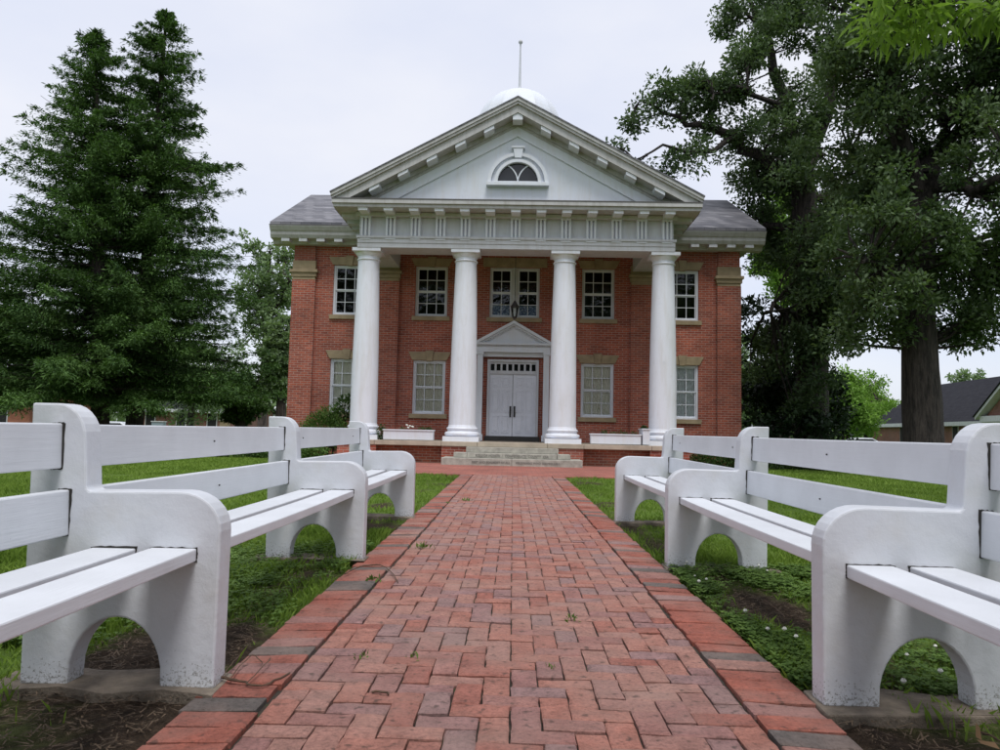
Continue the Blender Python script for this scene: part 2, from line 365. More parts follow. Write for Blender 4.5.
def brick(x0, x1, y0, y1, rnd, jit=.0025, tilt=(0, 0), zb=0.0):
    ch = .005+random.random()*.003; cx = (x0+x1)/2; cy = (y0+y1)/2; ang = random.gauss(0, .006)
    dz = random.gauss(0, .0022)+zb; tx = random.gauss(0, .012)+tilt[0]; ty = random.gauss(0, .012)+tilt[1]
    def P(x, y, z):
        x += random.gauss(0, jit*.5); y += random.gauss(0, jit*.5)
        dx, dy = x-cx, y-cy
        return (cx+dx*math.cos(ang)-dy*math.sin(ang), cy+dx*math.sin(ang)+dy*math.cos(ang), z+dz+tx*dx+ty*dy)
    nlx = 4 if x1-x0 > y1-y0 else 2; nly = 6-nlx
    # wobbly top outline
    top = []; out = []
    ring = [(i/nlx, 0) for i in range(nlx)]+[(1, i/nly) for i in range(nly)]+[(1-i/nlx, 1) for i in range(nlx)]+[(0, 1-i/nly) for i in range(nly)]
    for (u, w) in ring:
        x = x0+(x1-x0)*u; y = y0+(y1-y0)*w
        k = random.choice((.7, 1.0, 1.0, 1.3, 2.4))
        ix = ch*k*(1 if u == 0 else -1 if u == 1 else 0); iy = ch*k*(1 if w == 0 else -1 if w == 1 else 0)
        p = P(x, y, -.004); out.append(p); top.append((p[0]+ix, p[1]+iy, p[2]+.004*random.uniform(.7, 1.1)))
    n = len(ring); bot = [(p[0], p[1], -.04) for p in out]
    fs = [tuple(range(n))]+[(n+i, n+(i+1)%n, (i+1)%n, i) for i in range(n)]+[(2*n+i, 2*n+(i+1)%n, n+(i+1)%n, n+i) for i in range(n)]
    pm.add(top+out+bot, fs, 0, rnd)
p = 1.473/16; X0, X1 = -.728, .745; YS, YE = -1.2, 14.35
def gapy(): return random.uniform(.0012, .0038)
for j in range(int((YE-YS)/p)+2):
    for i in range(-2, 18):
        s = (i-j) % 4
        if s == 0: a0, a1, b0, b1 = i, i+2, j, j+1
        elif s == 3: a0, a1, b0, b1 = i, i+1, j, j+2
        else: continue
        x0 = X0+a0*p; x1 = X0+a1*p; y0 = YS+b0*p; y1 = YS+b1*p
        x0 = max(x0, X0); x1 = min(x1, X1); y1 = min(y1, YE)
        if x1-x0 < .025 or y1-y0 < .025 or y0 > YE-.03: continue
        wv = .012*math.sin(y0*1.7+1)+.01*math.sin(x0*3+y0*.9)
        brick(x0+gapy(), x1-gapy(), y0+gapy()+wv*.2, y1-gapy()+wv*.2, random.random()**1.15*.7, zb=.004*math.sin(y0*1.1+x0*2.3))
for side in (-1, 1):
    y = YS
    while y < YE:
        w = .112+random.gauss(0, .003)
        r = random.random(); rnd = random.uniform(.92, 1) if r < .13 else random.uniform(.75, .895) if r < .8 else random.uniform(.3, .66)
        off = random.gauss(0, .004)
        if side < 0: brick(-.968+off, X0-.013+off, y+.003, y+w-.004, rnd, tilt=(.03, 0), zb=.002)
        else: brick(X1+.010+off, .985+off, y+.003, y+w-.004, rnd, tilt=(-.03, 0), zb=.002)
        y += w
po = obj('path', pm, MT['pbrick'], attr=True); kind(po, 'structure')
bed = MB(); bed.box(-.972, .988, YS, YE, -.05, -.014); kind(obj('path_bed', bed, MT['bed']), 'structure')
cw = MB(); cw.box(-4.9, 4.9, YE+.003, 18.9, -.05, -.002); kind(obj('cross_walk', cw, MT['walk']), 'structure')

# ================================================================== BENCHES
def panel_profile():
    pts = [(0, 0), (0, .50)]
    for k in range(1, 9):
        a = k/8*PI/2; pts.append((.14-.14*math.cos(a), .50+.127*math.sin(a)))
    pts += [(.44, .622), (.45, .632), (.462, .79)]
    for k in range(1, 8):
        a = k/7*PI/2; pts.append((.462+.10-.10*math.cos(a), .79+.118*math.sin(a)))
    pts += [(.648, .908), (.64, .66), (.63, 0), (.475, 0)]
    for k in range(1, 16):
        a = k/16*PI; pts.append((.325+.15*math.cos(a), .03+.19*math.sin(a)))
    pts += [(.175, 0)]
    return pts
PROF = panel_profile()
PAN_Y = [.04, 2.46, 4.87, 7.28]
def bench(side, front, label):
    t = thing('long_bench', label, 'bench', (side*(front+.3), 3.7, 0), 'long white benches lining the brick path')
    sx = lambda u: side*(front+u)
    for k, y in enumerate(PAN_Y):
        mb = MB(); mb.prism_y([(sx(u), z) for u, z in PROF], y, y+.10)
        obj('end_panel', mb, MT['bench_concrete'], t, bevel=.007)
        # irregular dark plates painted as the shadow gaps around the plank ends
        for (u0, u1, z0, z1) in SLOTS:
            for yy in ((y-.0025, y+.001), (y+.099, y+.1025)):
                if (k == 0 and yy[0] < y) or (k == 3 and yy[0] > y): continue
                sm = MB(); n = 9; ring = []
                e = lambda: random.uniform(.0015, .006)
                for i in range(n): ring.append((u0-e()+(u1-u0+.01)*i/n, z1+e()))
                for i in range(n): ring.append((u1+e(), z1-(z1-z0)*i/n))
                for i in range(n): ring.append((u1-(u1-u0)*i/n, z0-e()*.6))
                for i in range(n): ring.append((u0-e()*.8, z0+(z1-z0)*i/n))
                sm.prism_y([(sx(u), z) for u, z in ring], *yy); obj('plank_gap_shade', sm, MT['gap_shade'], t)
        fm = MB(); q = [(-.02, -.06)]; 
        for i in range(5): q.append((-.01+.16*i+random.uniform(-.02, .02), -.05+random.uniform(-.03, .03)))
        q.append((.70, -.07)); q.append((.72, .12)); 
        for i in range(4): q.append((.6-.17*i, .17+random.uniform(-.03, .03)))
        q.append((-.01, .15)); n = len(q)
        V = [(sx(u), y+v_, .006+random.uniform(-.004, .002)) for u, v_ in q]+[(sx(u), y+v_, -.09) for u, v_ in q]
        fs = [tuple(range(n)), tuple(range(2*n-1, n-1, -1))]+[(i, i+n, (i+1) % n+n, (i+1) % n) for i in range(n)]
        if side < 0: fs = [f[::-1] for f in fs]
        fm.add(V, fs); obj('footing', fm, MT['concrete'], t, bevel=.006)
    for k in range(3):
        y0 = PAN_Y[k]+.10; y1 = PAN_Y[k+1]
        for i, (u0, u1, z0, z1) in enumerate(SLOTS):
            mb = MB(); dz = random.uniform(-.002, .002)
            if i < 2: ps = [(u0, z0), (u1, z0), (u1, z1), (u0, z1)]
            else: ps = [(u0+.0, z0), (u1-.006, z0), (u1, z1), (u0+.006, z1)]
            ns = 6; V = []                      # slight sag and bow along the plank
            for j in range(ns+1):
                f = j/ns; sg = -.004*math.sin(PI*f)*(1 if i < 2 else .3); bw = random.uniform(-.001, .001)
                V += [(sx(u+bw), y0-.004+(y1-y0+.008)*f, z+sg+dz) for u, z in ps]
            fs = [(4*j+a, 4*j+(a+1) % 4, 4*j+4+(a+1) % 4, 4*j+4+a) for j in range(ns) for a in range(4)]+[(3, 2, 1, 0), tuple(4*ns+a for a in range(4))]
            if side > 0: pass
            else: fs = [f[::-1] for f in fs]
            mb.add(V, fs)
            o = obj('seat_plank' if i < 2 else 'back_rail', mb, MT['bench_wood'], t, bevel=.005)
            if i >= 2:      # bolt heads, rusty
                for f in ((.14, .86) if random.random() < .4 else (.5,)):
                    bm_ = MB(); yy = y0+(y1-y0)*f; zz = (z0+z1)/2; uu = u0-.001
                    bm_.prism_x([(yy+0.004*math.cos(a*PI/4), zz+.004*math.sin(a*PI/4)) for a in range(8)], sx(uu-.003), sx(uu+.003)) if side > 0 else \
                    bm_.prism_x([(yy+0.004*math.cos(a*PI/4), zz+.004*math.sin(a*PI/4)) for a in range(8)], sx(uu+.003), sx(uu-.003))
                    obj('bolt', bm_, MT['metal'], o)
    return t
SLOTS = [(.075, .225, .402, .444), (.275, .42, .402, .442), (.500, .540, .476, .624), (.535, .575, .692, .840)]
bench(-1, .945, 'long white bench with rounded end panels on the left side of the brick path')
bench(1, 1.0, 'long white bench with rounded end panels on the right, clover side of the path')

# ================================================================== COURTHOUSE
YW = 22.0
T = thing('courthouse', 'two storey red brick courthouse with four white columns, a pediment and a white dome', 'courthouse', (0, 20, 0))
def P_(name, mb, m, parent=None, **k): return obj(name, mb, MT[m] if isinstance(m, str) else m, parent or T, **k)
# windows
CX = -.05
wins_up = [(CX-4.93, .96), (CX-2.47, .96), (CX+2.47, .96), (CX+4.93, .96)]
UZ = (4.17, 5.67); LZ = (1.28, 2.86)
openings = []
for cx, w in wins_up: openings += [(cx-w/2, cx+w/2, *UZ), (cx-w/2, cx+w/2, *LZ)]
openings.append((CX-.74, CX+.74, *UZ)); openings.append((CX-.90, CX+.90, .54, 3.0))
HW = 6.62; ZT = 6.3; YB = 27.9
wall = MB()
def wallface(mb, x0, x1, z0, z1, y, ops, depth=.16):
    xs = sorted(set([x0, x1]+[o[0] for o in ops]+[o[1] for o in ops])); zs = sorted(set([z0, z1]+[o[2] for o in ops]+[o[3] for o in ops]))
    for a, b_ in zip(xs, xs[1:]):
        for c, d in zip(zs, zs[1:]):
            mx, mz = (a+b_)/2, (c+d)/2
            if any(o[0] < mx < o[1] and o[2] < mz < o[3] for o in ops): continue
            mb.add([(a, y, c), (b_, y, c), (b_, y, d), (a, y, d)], [(0, 1, 2, 3)])
    for a, b_, c, d in ops:
        y2 = y+depth
        mb.add([(a, y, c), (a, y2, c), (a, y2, d), (a, y, d)], [(0, 1, 2, 3)]); mb.add([(b_, y, c), (b_, y, d), (b_, y2, d), (b_, y2, c)], [(0, 1, 2, 3)])
        mb.add([(a, y, d), (a, y2, d), (b_, y2, d), (b_, y, d)], [(0, 1, 2, 3)]); mb.add([(a, y, c), (b_, y, c), (b_, y2, c), (a, y2, c)], [(0, 1, 2, 3)])
wallface(wall, CX-HW+.03, CX+HW-.03, -.1, ZT+.1, YW, openings)
RZ = 8.73; RY = 24.95       # main ridge
for s in (-1, 1):
    x = CX+s*(HW-.03)
    v_ = [(x, YW, -.1), (x, YB, -.1), (x, YB, ZT), (x, YW, ZT+.1)]; wall.add(v_, [(0, 1, 2, 3) if s > 0 else (3, 2, 1, 0)])
wall.add([(CX-HW, YB, -.1), (CX+HW, YB, -.1), (CX+HW, YB, ZT), (CX-HW, YB, ZT)], [(3, 2, 1, 0)])
P_('wall', wall, 'brick')
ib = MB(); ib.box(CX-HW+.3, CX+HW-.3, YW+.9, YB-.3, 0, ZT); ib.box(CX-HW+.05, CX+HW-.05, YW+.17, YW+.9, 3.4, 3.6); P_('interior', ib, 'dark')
# pilasters
for s in (-1, 1):
    for (a, b_) in ((5.93, 6.62), (3.42, 4.35)):
        x0, x1 = sorted((CX+s*a, CX+s*b_)); yf = YW-.11
        pl = MB(); pl.box(x0, x1, yf, YW+.05 if a < 5 else YB, -.1, 5.19) if a < 5 else pl.box(x0, x1, yf, YW+.7, -.1, 5.19)
        pl.box(x0+.03, x1-.03, yf+.03, YW+.03, 5.77, 6.22)
        o = P_('corner_pilaster' if a > 5 else 'pilaster', pl, 'brick')
        cp = MB(); e = .03
        cp.box(x0+.005, x1-.005, yf-.002, YW+.05, 5.19, 5.28); cp.box(x0-e, x1+e, yf-e, YW+.05, 5.283, 5.40); cp.box(x0-.07, x1+.07, yf-.075, YW+.05, 5.403, 5.49); cp.box(x0+.0, x1-.0, yf-.004, YW+.05, 5.493, 5.77)
        obj('capital', cp, MT['stone'], o, bevel=.008)
def window(cx, w, z0, z1, cols, lintel, curtain, label=None):
    fm = MB(); y = YW+.05; f = .055
    x0, x1 = cx-w/2, cx+w/2
    fm.box(x0, x0+f, y, y+.10, z0, z1); fm.box(x1-f, x1, y, y+.10, z0, z1); fm.box(x0+f, x1-f, y, y+.10, z1-f, z1); fm.box(x0+f, x1-f, y-.02, y+.10, z0, z0+f)
    fr = P_('window', fm, 'white' if curtain or abs(cx) > 4 else 'greywhite', bevel=.004)
    sm = MB(); a0, a1, c0, c1 = x0+f, x1-f, z0+f, z1-f; ys = y+.03; g = .035
    mid = (c0+c1)/2
    for (b0, b1, yy) in ((c0, mid, ys+.025), (mid, c1, ys)):
        sm.box(a0, a0+g, yy, yy+.03, b0, b1); sm.box(a1-g, a1, yy, yy+.03, b0, b1); sm.box(a0+g, a1-g, yy, yy+.03, b0, b0+g); sm.box(a0+g, a1-g, yy, yy+.03, b1-g, b1)
        for i in range(1, cols): xx = a0+(a1-a0)*i/cols; sm.box(xx-.010, xx+.010, yy+.002, yy+.028, b0+g, b1-g)
        zz = (b0+b1)/2; sm.box(a0+g, a1-g, yy+.004, yy+.026, zz-.010, zz+.010)
    obj('sash', sm, MT['white'], fr)
    gm = MB(); gm.add([(a0, ys+.045, c0), (a1, ys+.045, c0), (a1, ys+.045, c1), (a0, ys+.045, c1)], [(0, 1, 2, 3)]); obj('pane', gm, MT['glass'], fr)
    if curtain:
        cm = MB(); n = 60; V = []
        for i in range(n+1):
            xx = a0+(a1-a0)*i/n; V += [(xx, ys+.075+.006*math.sin(i*1.3)+.003*math.sin(i*.5), c0), (xx, ys+.075+.006*math.sin(i*1.3), c1)]
        cm.add(V, [(2*i, 2*i+2, 2*i+3, 2*i+1) for i in range(n)]); obj('curtain', cm, MT[curtain], fr, smooth=True)
    st = MB(); st.box(x0-.08, x1+.08, YW-.06, YW+.12, z0-.13, z0-.002); 
    obj('sill', st, MT['stone'], fr, bevel=.006)
    if lintel:
        lm = MB(); h = .24; zl = z1+.003; k = .085
        pts = [(x0-.03, zl), (cx-k, zl), (cx-k*1.5, zl+h), (x0-.15, zl+h)]; lm.prism_y(pts, YW-.03, YW+.1)
        lm.prism_y([(2*cx-a, b_) for a, b_ in pts], YW-.03, YW+.1)
        lm.prism_y([(cx-k+.004, zl-.02), (cx+k-.004, zl-.02), (cx+k*1.5-.002, zl+h+.04), (cx-k*1.5+.002, zl+h+.04)], YW-.055, YW+.1)
        obj('lintel', lm, MT['stone'], fr, bevel=.005)
    return fr
for cx, w in wins_up:
    window(cx, w, *UZ, 3, True, None); window(cx, w, *LZ, 3, True, 'curtain' if cx < 0 or cx < 4 else 'curtain2')
window(CX-.395, .69, *UZ, 2, False, None); window(CX+.395, .69, *UZ, 2, False, None)
ml = MB(); ml.box(CX-.05, CX+.05, YW+.02, YW+.15, UZ[0], UZ[1]); P_('mullion', ml, 'greywhite')
ls = MB(); ls.box(CX-.95, CX+.95, YW-.03, YW+.1, UZ[1]+.003, UZ[1]+.28); P_('lintel_band', ls, 'stone', bevel=.005)
m, nt, b = newmat('blue_pattern_blind'); v = tc(nt); n1 = noise(nt, v, 18, 5, .7)
nt.links.new(ramp(nt, n1.outputs[0], [(.42, (.03, .06, .16)), (.5, (.12, .2, .36)), (.6, (.45, .52, .62))]).outputs[0], b.inputs['Base Color'])
for s in (-1, 1):
    bl = MB(); bl.box(CX+s*.395-.29, CX+s*.395+.29, YW+.17, YW+.19, UZ[0]+.06, UZ[0]+.40); P_('window_screen', bl, m)
# roof of the main block (side gables)
EH = 7.18; EY = 21.32
def cornice(mb, x0, x1, yf, yb, z):   # eaves profile facing -y
    prof = [(yb, z-.46), (yf+.42, z-.46), (yf+.38, z-.36), (yf+.16, z-.34), (yf+.11, z-.25), (yf+.10, z-.16), (yf+.07, z-.14), (yf, z-.02), (yf, z), (yb, z)]
    mb.prism_x(prof, x0, x1)
# side returns with the same depth
for s in (-1, 1):
    prof = [(0, -.46), (-.12+.0, -.46), (-.2, -.36), (-.38, -.34), (-.44, -.25), (-.45, -.16), (-.48, -.14), (-.55, -.02), (-.55, 0), (0, 0)]
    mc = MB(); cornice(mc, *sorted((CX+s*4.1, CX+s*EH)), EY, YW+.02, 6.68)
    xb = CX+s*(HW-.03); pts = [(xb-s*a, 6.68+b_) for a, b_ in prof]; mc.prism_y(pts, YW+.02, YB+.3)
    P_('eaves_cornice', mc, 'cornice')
for s in (-1, 1):
    for i in range(4):
        bx = CX+s*(6.75-.52*i) ; bb = MB(); bb.box(bx-.12, bx+.12, EY+.17, YW-.25, 6.245, 6.345); P_('modillion', bb, 'greywhite', bevel=.006)
rf = MB(); th = .09; zo = 6.70
sl = (RZ-zo)/(RY-EY)
RH = 7.05; yb2 = 2*RY-EY-.05
rf.add([(CX-EH, EY+.05, zo), (CX+EH, EY+.05, zo), (CX+EH, yb2, zo), (CX-EH, yb2, zo), (CX-EH, EY+.05, zo+th), (CX+EH, EY+.05, zo+th), (CX+EH, yb2, zo+th), (CX-EH, yb2, zo+th), (CX-RH, RY, RZ), (CX+RH, RY, RZ)],
       [(3, 2, 1, 0), (0, 1, 5, 4), (1, 2, 6, 5), (2, 3, 7, 6), (3, 0, 4, 7), (4, 5, 9, 8), (6, 7, 8, 9), (5, 6, 9), (7, 4, 8)])
P_('roof', rf, 'slate')
for s in (-1, 1):
    fl = MB(); fl.box(*sorted((CX+s*4.2, CX+s*(EH+.01))), EY-.01, EY+.2, 6.683, 6.70); P_('gutter', fl, 'flash')


# terrace, steps
tm = MB()
tm.box(-4.45, 4.45, 19.26, YW-.005, -.1, .42)
tm.box(-1.79, -1.15, 19.04, 19.26, -.1, .42); tm.box(1.15, 1.79, 19.04, 19.26, -.1, .42)
tm.box(-4.45, -3.46, 19.04, 19.26, -.1, .42); tm.box(3.46, 4.45, 19.04, 19.26, -.1, .42)
P_('terrace_wall', tm, 'brick')
cp = MB(); js = [-4.5, -3.5, -1.8, -.885, .885, 1.8, 3.5, 4.5]
for a, b_ in zip(js, js[1:]): cp.box(a+.004, b_-.004, 19.0, 19.6, .423, .54)
P_('coping', cp, 'coping', bevel=.008)
fo = MB(); fo.box(-4.48, 4.48, 19.603, YW-.002, .423, .536); P_('porch_floor', fo, 'concrete')
for i, (hw, y0, z0, z1) in enumerate(((1.70, 18.1, -.03, .165), (1.43, 18.4, .168, .285), (1.15, 18.7, .288, .42))):
    s_ = MB(); cuts = [-hw, 0, hw] if i == 0 else [-hw, -hw+.33, hw-.33, hw] if i == 1 else [-hw, hw]
    for a, b_ in zip(cuts, cuts[1:]): s_.box(a+.004, b_-.004, y0, 19.02, z0, z1)
    P_('step', s_, 'granite', bevel=.01)
def text(s, x, y, z, size, parent, m, wid=None):
    cu = bpy.data.curves.new('t', 'FONT'); cu.body = s; cu.size = size; cu.extrude = .002; cu.offset = .0025; cu.align_x = 'CENTER'; cu.resolution_u = 2; cu.space_character = 1.1
    o = bpy.data.objects.new('t', cu); C.objects.link(o); dg = bpy.context.evaluated_depsgraph_get(); dg.update()
    me = bpy.data.meshes.new_from_object(o.evaluated_get(dg)); C.objects.unlink(o); bpy.data.objects.remove(o)
    vs = [v.co for v in me.vertices]; w = max(v.x for v in vs)-min(v.x for v in vs); k = (wid/w) if wid else 1
    mb = MB(); mb.add([(x+v.x*k, y-v.z, z+v.y) for v in vs], [tuple(p.vertices) for p in me.polygons]); return P_('inscription', mb, m)
text('ROLL OF HONOR  /  CONFEDERATE  COUNTY  CSA', 0, 18.396, .195, .085, T, 'letter', 1.78)
text('FIRST AND FOREMOST OF ALL', -.50, 18.096, .05, .075, T, 'letter', .92)
text('VIRGINIANS WHO SERVED 1861', .62, 18.096, .05, .075, T, 'letter', 1.05)

# columns
CXS = [-3.95, -1.335, 1.29, 3.90]; YC = 19.75
for cx in CXS:
    sm = MB(); pr = []
    for i in range(15):
        f = i/14; pr.append((.355-.075*f**1.8, .96+(5.28-.96)*f))
    sm.lathe(pr, cx, YC, 56); sh = P_('column', sm, 'column', smooth='auto')
    bm_ = MB(); bm_.box(cx-.465, cx+.465, YC-.465, YC+.465, .54, .665)
    bm_.lathe([(.40, .668), (.445, .69), (.46, .73), (.445, .77), (.40, .79), (.385, .80), (.38, .83), (.405, .85), (.41, .875), (.40, .895), (.375, .905), (.37, .93), (.357, .962)], cx, YC, 48)
    obj('base', bm_, MT['column'], sh, smooth='auto')
    cm = MB(); cm.lathe([(.28, 5.28), (.305, 5.285), (.31, 5.30), (.305, 5.315), (.282, 5.32), (.282, 5.39), (.30, 5.40), (.305, 5.415), (.335, 5.45), (.35, 5.475), (.355, 5.49)], cx, YC, 48)
    cm.box(cx-.375, cx+.375, YC-.375, YC+.375, 5.493, 5.578); obj('capital', cm, MT['column'], sh, smooth='auto')

# entablature: front beam and the two side beams
YF = 19.36; EX0, EX1 = -4.19, 4.13; en = MB()
def beamset(x0, x1, y0, y1):
    en.box(x0, x1, y0, y1, 5.581, 5.70); en.box(x0-.0, x1+.0, y0-.018, y1, 5.703, 5.82)
    en.box(x0-.03, x1+.03, y0-.05, y1, 5.823, 5.885); en.box(x0+.03, x1-.03, y0+.07, y1, 5.888, 6.40)
beamset(EX0, EX1, YF, 20.15)
for a, b_ in ((EX0, EX0+.72), (EX1-.72, EX1)): en.box(a+.004, b_-.004, 20.153, YW-.003, 5.584, 6.398)
en.box(EX0-.05, EX1+.05, YF-.07, YW-.003, 6.403, 6.50)
P_('entablature', en, 'greywhite'); ENT = C.objects[-1] if False else [o for o in T.children if o.name.startswith('entablature')][0]
ce = MB(); ce.box(EX0+.70, EX1-.70, 20.13, YW-.004, 6.03, 6.10); P_('porch_ceiling', ce, 'ceiling')
for i in range(13):
    cx = EX0+.21+(EX1-EX0-.42)*i/12
    tg = MB()
    for d in (-.10, 0, .10): tg.prism_y([(cx+d-.026, 5.89), (cx+d+.026, 5.89), (cx+d+.026, 6.36), (cx+d-.026, 6.36)], YF-.03, YF+.052)
    tg.box(cx-.135, cx+.135, YF+.05, YF+.071, 5.889, 6.398); tg.box(cx-.14, cx+.14, YF-.045, YF+.02, 6.362, 6.40)
    tg.box(cx-.135, cx+.135, YF-.035, YF-.012, 5.785, 5.818); obj('triglyph', tg, MT['white'], ENT)
    md = MB(); md.box(cx-.12, cx+.12, YF-.46, YF-.06, 6.435, 6.512); md.box(cx-.132, cx+.132, YF-.472, YF-.06, 6.492, 6.514); obj('modillion', md, MT['white'], ENT, bevel=.005)
# side modillions of the portico cornice
for s in (-1, 1):
    for i in range(4):
        y = 19.6+.62*i; xb = EX0-.05 if s < 0 else EX1+.05; x0, x1 = sorted((xb, xb+s*.42)); md = MB(); md.box(x0, x1, y-.12, y+.12, 6.405, 6.512); obj('modillion', md, MT['greywhite'], ENT)
PX0, PX1 = -4.80, 4.74; PC = (PX0+PX1)/2; PY = 18.78
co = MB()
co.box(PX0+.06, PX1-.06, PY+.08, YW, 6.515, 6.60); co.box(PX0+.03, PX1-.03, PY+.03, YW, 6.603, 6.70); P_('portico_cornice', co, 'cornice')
fl = MB(); fl.box(PX0+.02, PX1-.02, PY+.02, YF+.1, 6.703, 6.73); P_('flashing', fl, 'flash')
# pediment
k = .537; ZA = 9.46
def rline(dz, half, y0, y1, mb, top, bot, sx=1):
    # two sloped slabs meeting at the apex
    for s in (-1, 1):
        pts = [(PC, ZA-top), (PC+s*half, ZA-top-k*half), (PC+s*half, ZA-bot-k*half), (PC, ZA-bot)]
        mb.prism_y(pts, y0, y1)
hf = (PX1-PX0)/2
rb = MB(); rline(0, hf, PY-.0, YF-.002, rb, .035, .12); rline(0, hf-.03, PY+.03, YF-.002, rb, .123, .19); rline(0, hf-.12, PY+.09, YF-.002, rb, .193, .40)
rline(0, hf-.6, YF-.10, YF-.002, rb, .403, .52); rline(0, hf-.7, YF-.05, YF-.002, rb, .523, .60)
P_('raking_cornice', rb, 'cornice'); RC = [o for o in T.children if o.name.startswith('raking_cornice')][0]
for i in range(-5, 6):
    cx = PC+i*.735; md = MB()
    if i == 0: 
        md.prism_y([(cx-.13, ZA-.403-.13*k), (cx, ZA-.403), (cx+.13, ZA-.403-.13*k), (cx+.13, ZA-.585), (cx-.13, ZA-.585)], YF-.46, YF-.10)
    else:
        s = 1 if i > 0 else -1; f = lambda x: ZA-.403-k*abs(x-PC)
        a, b_ = cx-.13, cx+.13; md.prism_y([(a, f(a)), (b_, f(b_)), (b_, f(b_)-.095), (a, f(a)-.095)], YF-.46, YF-.10)
    obj('modillion', md, MT['white'], RC, bevel=.005)
ty = MB(); zb_ = 6.73
def tri(top, y0, y1, mb): hw = (ZA-top-zb_)/k; mb.prism_y([(PC-hw, zb_), (PC+hw, zb_), (PC, ZA-top)], y0, y1)
tri(.5, YF, YF+.12, ty); P_('tympanum', ty, 'white')
tf = MB()   # raised frame leaving a recessed triangular field
o_t, i_t = ZA-.6, 8.66; 
for s in (-1, 1):
    ho = (o_t-7.0)/k; hi = (i_t-7.0)/k
    tf.prism_y([(PC, o_t), (PC+s*(o_t-zb_)/k, zb_), (PC+s*(i_t-zb_-.0)/k, zb_), (PC, i_t)], YF-.03, YF-.001)
    tf.prism_y([(PC, i_t-.004), (PC+s*(i_t-zb_-.004)/k, zb_), (PC+s*(i_t-zb_-.10)/k, zb_), (PC, i_t-.06)], YF-.05, YF-.001)
P_('tympanum_frame', tf, 'white')
# lunette
wc = CX+.05; zc = 7.34; lu = MB(); n = 28
def arc(r, a0=0, a1=PI, n=28, cx=wc, cz=zc): return [(cx+r*math.cos(a0+(a1-a0)*i/n), cz+r*math.sin(a0+(a1-a0)*i/n)) for i in range(n+1)]
def ring(mb, r0, r1, y0, y1, a0=0, a1=PI, cx=wc, cz=zc, n=28):
    A = arc(r0, a0, a1, n, cx, cz); B = arc(r1, a0, a1, n, cx, cz)
    for i in range(n): mb.prism_y([A[i], A[i+1], B[i+1], B[i]], y0, y1)
ring(lu, .53, .61, YF-.15, YF-.0); ring(lu, .613, .70, YF-.04, YF-.0); ring(lu, .703, .79, YF-.13, YF-.0)
LU = P_('lunette_window', lu, 'white')
gl = MB(); gl.prism_y(arc(.535)[::-1], YF-.035, YF-.003); obj('pane', gl, simple('lunette_glass', (.02, .022, .025), .12, .1), LU)
tr = MB()
ring(tr, .53-.015, .53+.015, YF-.07, YF-.036, 0, PI*.36, wc-.53, zc, 12); ring(tr, .53-.015, .53+.015, YF-.07, YF-.036, PI*.64, PI, wc+.53, zc, 12)
tr.box(wc-.53, wc+.53, YF-.07, YF-.036, zc, zc+.04); obj('tracery', tr, MT['white'], LU)
si = MB(); si.box(wc-.82, wc+.82, YF-.17, YF-.001, 7.24, 7.337); obj('sill', si, MT['white'], LU, bevel=.006)
ks = MB(); ks.prism_y([(wc-.09, zc+.64), (wc+.09, zc+.64), (wc+.13, zc+.90), (wc-.13, zc+.90)], YF-.16, YF-.001); ks.box(wc-.17, wc+.17, YF-.18, YF-.001, zc+.903, zc+.95); obj('keystone', ks, MT['white'], LU, bevel=.004)
# portico roof
pr = MB(); t_ = .035
for s in (-1, 1): pr.prism_y([(PC, ZA), (PC+s*(hf+.02), ZA-k*(hf+.02)), (PC+s*(hf+.02), ZA-t_-k*(hf+.02)), (PC, ZA-t_)], PY-.02, YF-.001)
for s in (-1, 1): pr.prism_y([(PC, ZA), (PC+s*(hf+.02), ZA-k*(hf+.02)), (PC+s*(hf+.02), ZA-.3-k*(hf+.02)), (PC, ZA-.3)], YF, 27.6)
P_('portico_roof', pr, 'slate')
# dome
dm = MB(); DZ = 10.93; DY = 25; DR = 1.50
pf = [(1.55, 8.9), (1.55, 10.5), (1.7, 10.55), (1.72, 10.75), (DR+.03, 10.77), (DR, DZ)]
for i in range(1, 15):
    a = i/15*PI/2; pf.append((DR*math.cos(a), DZ+DR*math.sin(a)))
pf.append((.04, DZ+DR)); dm.lathe(pf, CX, DY, 16); DO = P_('dome', dm, 'white')
fm = MB(); fm.lathe([(.12, DZ+DR-.02), (.1, DZ+DR+.08), (.05, DZ+DR+.14), (.045, DZ+DR+.2), (.026, 14.0), (.022, 14.14), (.06, 14.17), (.075, 14.22), (.05, 14.28), (.01, 14.30)], CX, DY, 16); obj('finial', fm, MT['greywhite'], DO, smooth=True)

